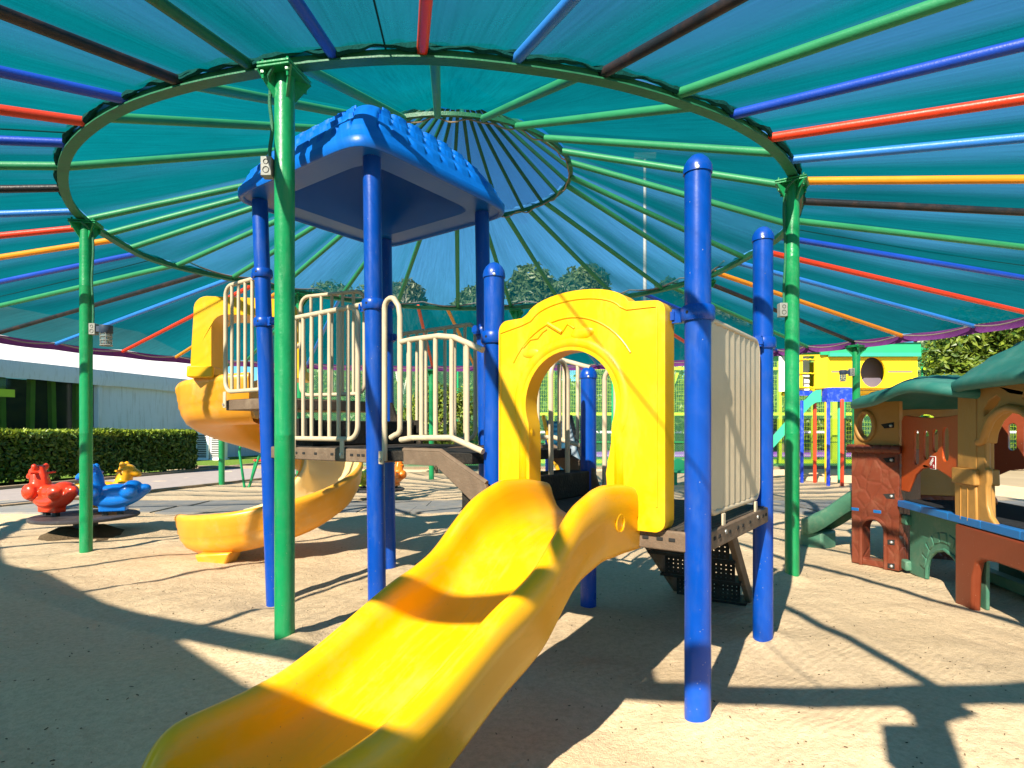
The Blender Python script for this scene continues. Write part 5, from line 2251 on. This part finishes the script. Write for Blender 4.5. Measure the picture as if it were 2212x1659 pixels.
for i in range(81):
    s = SG + .1 + (SE_ - SG - .1) * i / 80
    bul = .03 * math.sin(1.7 * s) + .02 * math.sin(4.4 * s)
    rows.append([p3(TO + td_ * s + tn * (.05 + bul * z), z * 2.5) for z in (0, .25, .5, .75, 1)])
b.grid(rows)
b.build('wall', M['tent_wall'], te, smooth=180)
b = MB()
b.prism([(0, 0), (6, 0), (6, ZE + 2.4), (0, ZE - .05)], [], (TO + td_ * SE_, tn, UP, td_), .03)
b.build('wall', M['tent_wall'], te, smooth=0)
gl = bpy.data.materials.new('dark_glass')
gl.use_nodes = True
gp = gl.node_tree.nodes['Principled BSDF']
gp.inputs['Base Color'].default_value = (.02, .035, .03, 1)
gp.inputs['Roughness'].default_value = .04
gp.inputs['Specular IOR Level'].default_value = .7
gtr = gl.node_tree.nodes.new('ShaderNodeBsdfTransparent')
gtr.inputs[0].default_value = (.75, .85, .8, 1)
gms = gl.node_tree.nodes.new('ShaderNodeMixShader')
gms.inputs[0].default_value = .7
gl.node_tree.links.new(gp.outputs[0], gms.inputs[1])
gl.node_tree.links.new(gtr.outputs[0], gms.inputs[2])
gl.node_tree.links.new(gms.outputs[0], gl.node_tree.nodes['Material Output'].inputs['Surface'])
PW = 2.6
M['lime_column'] = mat('lime_column', (.6, .85, .05), .4, .5, .15, 4)  # for the bars that imitate a reflection in the glass
kx = 0
s = SG - .1
while s > 4:
    b = MB()
    b.prism([(s - PW + .03, .05), (s - .03, .05), (s - .03, 2.5), (s - PW + .03, 2.5)], [], (TO + tn * .1, td_, UP, tn), .015)
    gpn = b.build('glass_pane', gl, te, smooth=0)
    b = MB()
    b.bar(p3(TO + td_ * (s - PW) + tn * .1, 0), p3(TO + td_ * (s - PW) + tn * .1, 2.5), .05, .04)
    b.build('mullion', M['black'], te, smooth=0)
    if kx < 3:
        b = MB()
        b.prism([(s - PW + .12, 1.83), (s - PW + .5, 1.83), (s - PW + .5, 2.02), (s - PW + .12, 2.02)], [], (TO + tn * .096, td_, UP, tn), .003)
        b.build('sticker', M['lime'], gpn, smooth=0)
    # lime bars added behind the glass, standing in for the court reflected in it
    for f_, tl_ in ((.12, .03), (.36, -.06), (.6, .05), (.85, -.04)):
        b = MB()
        b.bar(p3(TO + td_ * (s - PW * f_) + tn * .35, 0), p3(TO + td_ * (s - PW * f_ + tl_) + tn * .35, 2.6), .14, .12)
        b.build('column', M['lime_column'], te, smooth=0)
    s -= PW
    kx += 1
b = MB()
b.bar(p3(TO + td_ * (SG - .04) + tn * .0, 0), p3(TO + td_ * (SG - .04) + tn * .0, 2.4), .14, .14)
b.build('corner_post', M['tent_wall'], te, bevel=.01)
b = MB()
b.bar(p3(TO + td_ * 0 + tn * .06, 2.42), p3(TO + td_ * SG + tn * .06, 2.42), .2, .08)
b.build('door_header', M['tent_wall'], te, smooth=0)
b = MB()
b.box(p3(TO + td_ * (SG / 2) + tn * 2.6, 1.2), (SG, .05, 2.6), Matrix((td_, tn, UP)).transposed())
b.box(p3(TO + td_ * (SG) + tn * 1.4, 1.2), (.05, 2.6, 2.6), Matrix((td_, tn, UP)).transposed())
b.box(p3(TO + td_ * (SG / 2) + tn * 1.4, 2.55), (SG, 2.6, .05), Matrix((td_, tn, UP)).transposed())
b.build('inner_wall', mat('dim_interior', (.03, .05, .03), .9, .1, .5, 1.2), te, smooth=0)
b = MB()
b.box(p3(TO + td_ * (SG / 2) + tn * 1.0, .42), (SG, .8, .84), Matrix((td_, tn, UP)).transposed())
b.build('counter', mat('dark_purple', (.06, .03, .12), .7, .2, .3, 2), te, smooth=0)
# air conditioners by the marquee wall
for i, (x, y, dy, sz) in enumerate(((443, 993, 64, .9), (473, 992, 64, .9))):
    c_ = at(x, y, dy)
    ac = thing('air_conditioner', ('tall white louvred air conditioner between the hedge end and the green post', 'white air conditioner just right of the thin green post behind the spiral slide')[i], 'air conditioner', (c_.x, c_.y, 0), 'air conditioners by the marquee')
    b = MB()
    b.box((c_.x, c_.y, .5), (.42, .35, .95))
    o = b.build('case', M['white'], ac, bevel=.02)
    for j in range(13):
        b = MB()
        b.box((c_.x - .02, c_.y - .178, .12 + .06 * j), (.3, .012, .035))
        b.build('louvre', M['eave_shade'], o, smooth=0)
    b = MB()
    b.box((c_.x, c_.y, .02), (.5, .42, .05))
    b.build('stand', M['white'], ac)

# ------------------------------------------------------------------ plants
def leaves(n, fn_, size, seedv, flat=0):
    rng = np.random.default_rng(seedv)
    vs, fs = [], []
    for i in range(n):
        p = fn_(rng)
        if p is None:
            continue
        p, nrm = p
        s = size * rng.uniform(.6, 1.35)
        d = Vector(rng.normal(size=3) * .75) + nrm
        if d.length < 1e-3:
            continue
        d.normalize()
        a = d.orthogonal().normalized()
        a = Matrix.Rotation(rng.uniform(0, 6.28), 3, d) @ a
        c = d.cross(a)
        k_ = len(vs)
        vs += [p - a * s, p + c * s * .42 + d * s * .1, p + a * s, p - c * s * .42 + d * s * .1]
        fs.append((k_, k_ + 1, k_ + 2, k_ + 3))
    b = MB()
    b.v, b.f = vs, fs
    return b


H0_, H1_ = Vector((-10.2, 7.4, 0)), Vector((-7.62, 14.15, 0))
hdv = (H1_ - H0_).normalized()
hnv = Vector((-hdv.y, hdv.x, 0))
if hnv.x > 0:
    hnv = -hnv
HLen = (H1_ - H0_).length
HH = .975
hg = thing('hedge', 'long clipped green hedge with sunlit top in front of the white marquee', 'hedge', (-9, 10.5, 0))


def hedge_pt(rng):
    f = rng.integers(0, 100)
    s = rng.uniform(0, HLen)
    wv = .055 * math.sin(2.7 * s) + .035 * math.sin(6.1 * s + 1)
    if f < 52:
        z = rng.uniform(.1, HH)
        d = rng.uniform(-.05, .12) + wv * .6 + .04 * math.sin(5 * z + 3 * s)
        return p3(H0_ + hdv * s + hnv * d, z), -hnv * .9 + UP * .4
    if f < 84:
        d = rng.uniform(0, 1.0)
        return p3(H0_ + hdv * s + hnv * d, HH + rng.uniform(-.07, .035) + wv * .3), UP
    d = rng.uniform(0, 1.0)
    z = rng.uniform(.08, HH)
    return p3(H1_ + hdv * rng.uniform(-.1, .07) + hnv * d, z), hdv * .8 - hnv * .2 + UP * .3


leaves(26000, hedge_pt, .05, 3).build('foliage', M['leaf_hedge'], hg, smooth=0)
def shoot_pt(rng):
    s = rng.uniform(0, HLen)
    d = rng.uniform(-.03, 1.0) if rng.random() < .6 else rng.uniform(-.05, .15)
    return p3(H0_ + hdv * s + hnv * (d + .055 * math.sin(2.7 * s) * .6), HH + rng.uniform(-.08, .035)), UP * .2 + Vector((rng.normal(), rng.normal(), 0)) * .6


leaves(7000, shoot_pt, .045, 13).build('new_growth', M['leaf_new'], hg, smooth=0)  # upright shoots, coloured brighter to make the hedge top look lit
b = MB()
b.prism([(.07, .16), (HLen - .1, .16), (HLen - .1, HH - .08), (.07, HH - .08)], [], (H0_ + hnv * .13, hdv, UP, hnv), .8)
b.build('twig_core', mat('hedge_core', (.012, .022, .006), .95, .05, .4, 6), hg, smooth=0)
for i in range(9):
    c_ = H0_ + hdv * (HLen * (i + .6) / 9.2) + hnv * .45
    b = MB()
    b.tube([p3(c_, -.03), p3(c_ + hdv * .04, .2)], [.05, .04], 8)
    b.build('trunk', M['bark'], hg)


def tree(name, label, cat, base, blobs, n, leaf, mt, trunk_r, group=None, limbs=True, core=True, seedv=1):
    t = thing(name, label, cat, (base[0], base[1], 0), group)
    tot = sum(b_[3] ** 2 for b_ in blobs)
    bl = [(Vector(b_[:3]), b_[3], b_[4] if len(b_) > 4 else .85) for b_ in blobs]
    ws = np.array([b_[3] ** 2 for b_ in blobs]) / tot

    def pt(rng):
        i = rng.choice(len(bl), p=ws)
        c, r, sq_ = bl[i]
        d = Vector(rng.normal(size=3)).normalized()
        lump = 1 + .16 * math.sin(5 * d.x + 3 * d.z + i) * math.sin(4 * d.y + 2 * i) + .1 * math.sin(11 * d.x + 9 * d.y + 7 * d.z + i)
        rr = r * lump * (rng.uniform(.55, 1.0) ** .5)
        return c + Vector((d.x * rr, d.y * rr, d.z * rr * sq_)), d + UP * .3
    leaves(n, pt, leaf, seedv).build('crown', M[mt], t, smooth=0)
    b = MB()
    top = max(bl, key=lambda q: q[0].z)[0]
    lo_ = min(q[0].z for q in bl)
    trunk_top = Vector((base[0] + (top.x - base[0]) * .4, base[1], max(lo_, top.z * .6)))
    b.tube([Vector((base[0], base[1], -.05)), Vector((base[0] + .03, base[1], trunk_top.z * .5)), trunk_top], [trunk_r, trunk_r * .8, trunk_r * .55], 8)
    if limbs:
        for c, r, s_ in bl:
            b.tube([trunk_top * .75 + Vector((base[0], base[1], 0)) * .25, (trunk_top + c) / 2 + UP * .1, c], [trunk_r * .5, trunk_r * .35, trunk_r * .12], 6)
    b.build('trunk', M['bark'], t)
    return t


rngt = random.Random(11)


def crown_from(px, ytop, ybot, wpx, dy, nb):
    """Crown lumps filling a rounded outline at ground row distance dy."""
    c = at(px, 0, dy)
    ztop, zbot = 1 + (HY - ytop) / dy, 1 + (HY - ybot) / dy
    hw = wpx / dy / 2
    hh = (ztop - zbot) / 2
    o_ = []
    for i in range(nb):
        an = rngt.uniform(0, 6.28)
        rr = math.sqrt(rngt.uniform(0, 1)) * .66
        zz = rngt.uniform(-.7, .68)
        ww = math.sqrt(max(.1, 1 - zz * zz))
        o_.append((c.x + hw * rr * ww * math.cos(an), c.y + hw * .8 * rr * ww * math.sin(an), (ztop + zbot) / 2 + hh * zz, rngt.uniform(.32, .5) * min(hw, hh) * 1.15))
    return c, o_


FT = [(745, 580, 880, 190, 36, 'leaf_tree'), (855, 592, 880, 170, 40, 'leaf_pale'), (955, 568, 880, 150, 42, 'leaf_tree'), (1040, 575, 870, 120, 38, 'leaf_tree'), (1140, 530, 880, 180, 42, 'leaf_tree'),
      (1262, 545, 880, 160, 42, 'leaf_tree'), (1345, 615, 880, 130, 36, 'leaf_pale'), (1460, 555, 860, 130, 40, 'leaf_tree'), (1560, 640, 880, 130, 44, 'leaf_pale'), (1660, 690, 880, 150, 44, 'leaf_tree'),
      (640, 700, 900, 140, 34, 'leaf_tree'), (1800, 700, 890, 160, 44, 'leaf_tree'), (1960, 720, 890, 160, 44, 'leaf_tree')]
FL = ['tall green tree behind the far net, left of the blue roof posts', 'thin pale green tree behind the bare branches beyond the netting', 'rounded tree just left of the blue corner post, seen through the netting',
      'narrow tree seen through the netting beside the capped blue post', 'tallest broad tree seen through the netting above the yellow arch', 'wide tree seen through the netting right of the tallest one',
      'low pale tree behind the top of the yellow arch panel', 'slim tree beside the white mast, seen through the netting', 'pale tree behind the big blue capped post', 'dark tree beyond the lime court frame',
      'tree showing between the beige bars of the tower', 'tree behind the yellow house at its left', 'tree behind the yellow house at its right']
for i, (px, yt, yb, wp, dy, mt_) in enumerate(FT):
    c, bl = crown_from(px, yt, yb, wp, dy, 13)
    tree('far_tree', FL[i], 'tree', (c.x, c.y), bl, 8000, .19, mt_, .2, 'trees beyond the far fence', seedv=20 + i)


def bare(label, px, dy, ytop, seedv):
    rg = random.Random(seedv)
    c = at(px, 0, dy)
    zt = 1 + (HY - ytop) / dy
    t = thing('bare_tree', label, 'tree', (c.x, c.y, 0), 'bare pale trees beyond the far fence')
    b = MB()

    def grow(p, d, L_, r_, lev):
        q = p + d * L_
        m_ = (p + q) / 2 + Vector((rg.uniform(-.1, .1), rg.uniform(-.1, .1), 0)) * L_ * .5
        b.tube([p, m_, q], [r_, r_ * .85, r_ * .65], 5)
        if lev:
            for _ in range(3):
                nd = (d + Vector((rg.uniform(-.6, .6), rg.uniform(-.5, .5), rg.uniform(.0, .5)))).normalized()
                grow(p.lerp(q, rg.uniform(.55, 1)), nd, L_ * rg.uniform(.5, .72), r_ * .55, lev - 1)
    grow(Vector((c.x, c.y, 0)), Vector((.03, 0, 1)), zt * .4, .11, 5)
    b.build('trunk', M['pale_bark'], t)


bare('bare tree with pale forked branches seen through the netting left of the tall blue post', 868, 50, 600, 4)
bare('bare pale tree seen through the netting just right of the tall yellow arch', 1408, 48, 640, 9)
# sunlit tree over the playhouse
c, bl = crown_from(2150, 672, 905, 330, 88, 18)
bl += [(at(2035, 760, 88).x, c.y, at(0, 770, 88).z, .45), (at(2020, 0, 88).x, c.y, at(0, 850, 88).z, .5), (at(2100, 0, 88).x, c.y - .3, at(0, 820, 88).z, .7), (at(2190, 0, 88).x, c.y - .3, at(0, 740, 88).z, .6)]
tree('broad_tree', 'bushy sunlit tree with glossy leaves rising behind the playhouse roofs', 'tree', (c.x, c.y), bl, 15000, .085, 'leaf_bright', .16, seedv=77)
# shrub seen behind the bridge railing
c, bl = crown_from(945, 815, 1000, 165, 92, 14)
tree('shrub', 'leafy green shrub behind the beige bridge railing', 'shrub', (c.x - .05, c.y), bl, 7000, .06, 'leaf_bright', .06, seedv=78)
for i, (px, yt, wp, dy) in enumerate(((690, 850, 160, 52), (1240, 800, 180, 46), (1380, 830, 170, 48), (1520, 800, 180, 46), (1690, 820, 190, 48), (1880, 830, 190, 50), (2080, 830, 200, 50), (810, 805, 150, 52), (1060, 815, 150, 50))):
    c, bl = crown_from(px, yt, 965, wp, dy, 10)
    tree('background_shrub', ['dark shrub beyond the fence between the tower bars', 'dark shrub beyond the fence seen through the yellow arch', 'shrub behind the right half of the arch panel', 'shrub beyond the lime court left of the big blue post',
                              'shrub beyond the court behind the slatted barrier', 'shrub beyond the court under the yellow house', 'shrub beyond the court behind the playhouse', 'shrub beyond the fence just left of the bridge', 'shrub beyond the fence behind the arch panel edge'][i],
         'shrub', (c.x, c.y), bl, 2600, .13, 'leaf_hedge', .08, 'shrubs beyond the far fence', seedv=120 + i)

# a tall hedge row closing the view beyond the court
fh = thing('hedge_row', 'tall dark hedge row closing the view far beyond the lime court', 'hedge', (6, 29.5, 0))


def fh_pt(rng):
    x = rng.uniform(-11, 27)
    top = 3.95 + .35 * math.sin(1.3 * x) + .25 * math.sin(3.1 * x + 1) + .15 * math.sin(7.3 * x)
    z = rng.uniform(.05, top)
    return Vector((x, 29.4 + .5 * math.sin(2.2 * x + 2 * z) * rng.random() - .5 * rng.random(), z)), Vector((0, -.8, .5))


leaves(15000, fh_pt, .17, 301).build('foliage', M['leaf_hedge'], fh, smooth=0)
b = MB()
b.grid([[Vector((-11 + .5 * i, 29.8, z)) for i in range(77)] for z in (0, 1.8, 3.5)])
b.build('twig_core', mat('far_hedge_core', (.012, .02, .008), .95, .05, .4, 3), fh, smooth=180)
# white lighting mast beyond the netting
c = at(1393, 0, 52)
ms_ = thing('light_mast', 'tall white lighting mast seen faintly through the netting', 'mast', (c.x, c.y, 0))
b = MB()
b.tube([(c.x, c.y, -.1), (c.x, c.y, 6), (c.x, c.y, 12.4)], [.09, .08, .06], 10)
b.build('pole', M['mast'], ms_)
b = MB()
b.box((c.x, c.y, 12.4), (.9, .12, .25))
b.build('floodlight', M['zinc'], ms_)

# ------------------------------------------------------------------ fences
def lattice(b, p0, d, L_, z0, z1, step, wd, diag=True):
    n = int(L_ / step)
    h = z1 - z0
    nv = Vector((-d.y, d.x, 0))

    def strip(a, c):
        t_ = (c - a).normalized()
        s_ = t_.cross(nv) * wd / 2
        k_ = len(b.v)
        b.v += [a + s_, c + s_, c - s_, a - s_]
        b.f.append((k_, k_ + 1, k_ + 2, k_ + 3))
    if diag:
        for i in range(-int(h / step), n + 1):
            for sg in (1, -1):
                s0, s1 = i * step, i * step + h
                u0, u1 = max(0, s0), min(L_, s1)
                if u1 <= u0:
                    continue
                zz0, zz1 = z0 + (u0 - s0), z0 + (u1 - s0)
                if sg < 0:
                    zz0, zz1 = z1 + z0 - zz0, z1 + z0 - zz1
                strip(p0 + d * u0 + UP * zz0, p0 + d * u1 + UP * zz1)
    else:
        for i in range(n + 1):
            strip(p0 + d * (i * step) + UP * z0, p0 + d * (i * step) + UP * z1)
        for j in range(int(h / (step * 1.6)) + 1):
            z = z0 + j * step * 1.6
            strip(p0 + UP * z, p0 + d * L_ + UP * z)


fe = thing('chain_link_fence', 'tall green chain link fence along the far side of the sand', 'fence', (3, 15, 0))
F0 = Vector((-5.4, 15.2, 0))
fdv = Vector((1, .0, 0))
FLen = 20
b = MB()
lattice(b, F0, fdv, FLen, .05, 3.1, .055, .0075)
b.build('mesh', M['wire_green'], fe, smooth=0)
for i in range(11):
    b = MB()
    b.tube([F0 + fdv * (2 * i) + UP * -.05, F0 + fdv * (2 * i) + UP * 3.15], .028, 8)
    b.build('fence_post', M['green_post'], fe)
b = MB()
b.tube([F0 + UP * 3.1, F0 + fdv * FLen + UP * 3.1], .02, 8)
b.build('fence_rail', M['green_post'], fe)
b = MB()
b.tube([F0 + UP * .7 - Vector((0, .03, 0)), F0 + fdv * FLen + UP * .7 - Vector((0, .03, 0))], .012, 6)
b.build('fence_rail', M['green_post'], fe)

pc = thing('court_enclosure', 'lime yellow steel court enclosure with wire mesh behind the chain link fence', 'fence', (8, 17.6, 0))
K0 = Vector((at(1120, 0, 71).x, F / 71, 0))
KL = 17
lps = [1190, 1330, 1452, 1560, 1684, 1757, 1803, 1900, 2010, 2110, 2204, 2330]
for i, x in enumerate(lps):
    px = at(x, 0, 71).x
    b = MB()
    b.box((px, K0.y, 1.65), (.1 if i % 3 else .2, .12, 3.4))
    b.build('lime_post', M['lime'], pc, smooth=0)
for z in (.06, 1.5, 2.88):
    b = MB()
    b.box((K0.x + KL / 2, K0.y - .02, z), (KL, .08, .12 if z < 1 else .09))
    b.build('lime_rail', M['lime'], pc, smooth=0)
for x0, x1, up_ in ((1445, 1475, 1), (1690, 1720, -1), (1130, 1185, 1), (1820, 1890, 1)):
    b = MB()
    a, c_ = at(x0, 0, 71).x, at(x1, 0, 71).x
    b.bar((a, K0.y + .05, 2.0 if up_ > 0 else 3.2), (c_, K0.y + .05, 3.2 if up_ > 0 else 2.0), .06, .09)
    b.build('brace', M['lime'], pc, smooth=0)
b = MB()
lattice(b, K0 + Vector((0, .1, 0)), Vector((1, 0, 0)), KL, 1.55, 3.1, .07, .006, False)
lattice(b, K0 + Vector((at(1690, 0, 71).x - K0.x, .1, 0)), Vector((1, 0, 0)), 8.5, .1, 1.5, .08, .006, False)
b.build('wire_mesh', M['lime'], pc, smooth=0)
b = MB()
# the court's net
ct = thing('court_net', 'white taped tennis net across the purple court', 'net', (12, 27, 0))
b.box((14, 27, .93), (26, .03, .1))
b.build('net_tape', M['white'], ct, smooth=0)
b = MB()
lattice(b, Vector((1, 27.02, 0)), Vector((1, 0, 0)), 26, .05, .88, .16, .02, False)
b.build('net_mesh', M['black'], ct, smooth=0)
for x in (1.0, 8.2, 14.5):
    b = MB()
    b.tube([(x, 27, 0), (x, 27, .98)], .06, 8)
    b.build('net_post', M['black'], ct)

# bits of twig and grit lying on the sand
rg = np.random.default_rng(5)
b = MB()
for i in range(1100):
    z = 1.5 + 7 * rg.random() ** 1.6
    x = (rg.random() * 2 - 1) * .95 * z
    h = sand_h(x, z)
    an = rg.random() * 6.28
    L_ = rg.uniform(.003, .009) * (1 if rg.random() < .93 else 2.2)
    d = Vector((math.cos(an), math.sin(an), rg.uniform(-.1, .3)))
    b.bar(Vector((x, z, h + .002)) - d * L_ / 2, Vector((x, z, h + .003)) + d * L_ / 2, rg.uniform(.0015, .004), rg.uniform(.0015, .003))
kind(b.build('debris', M['soil'], smooth=0), 'stuff')
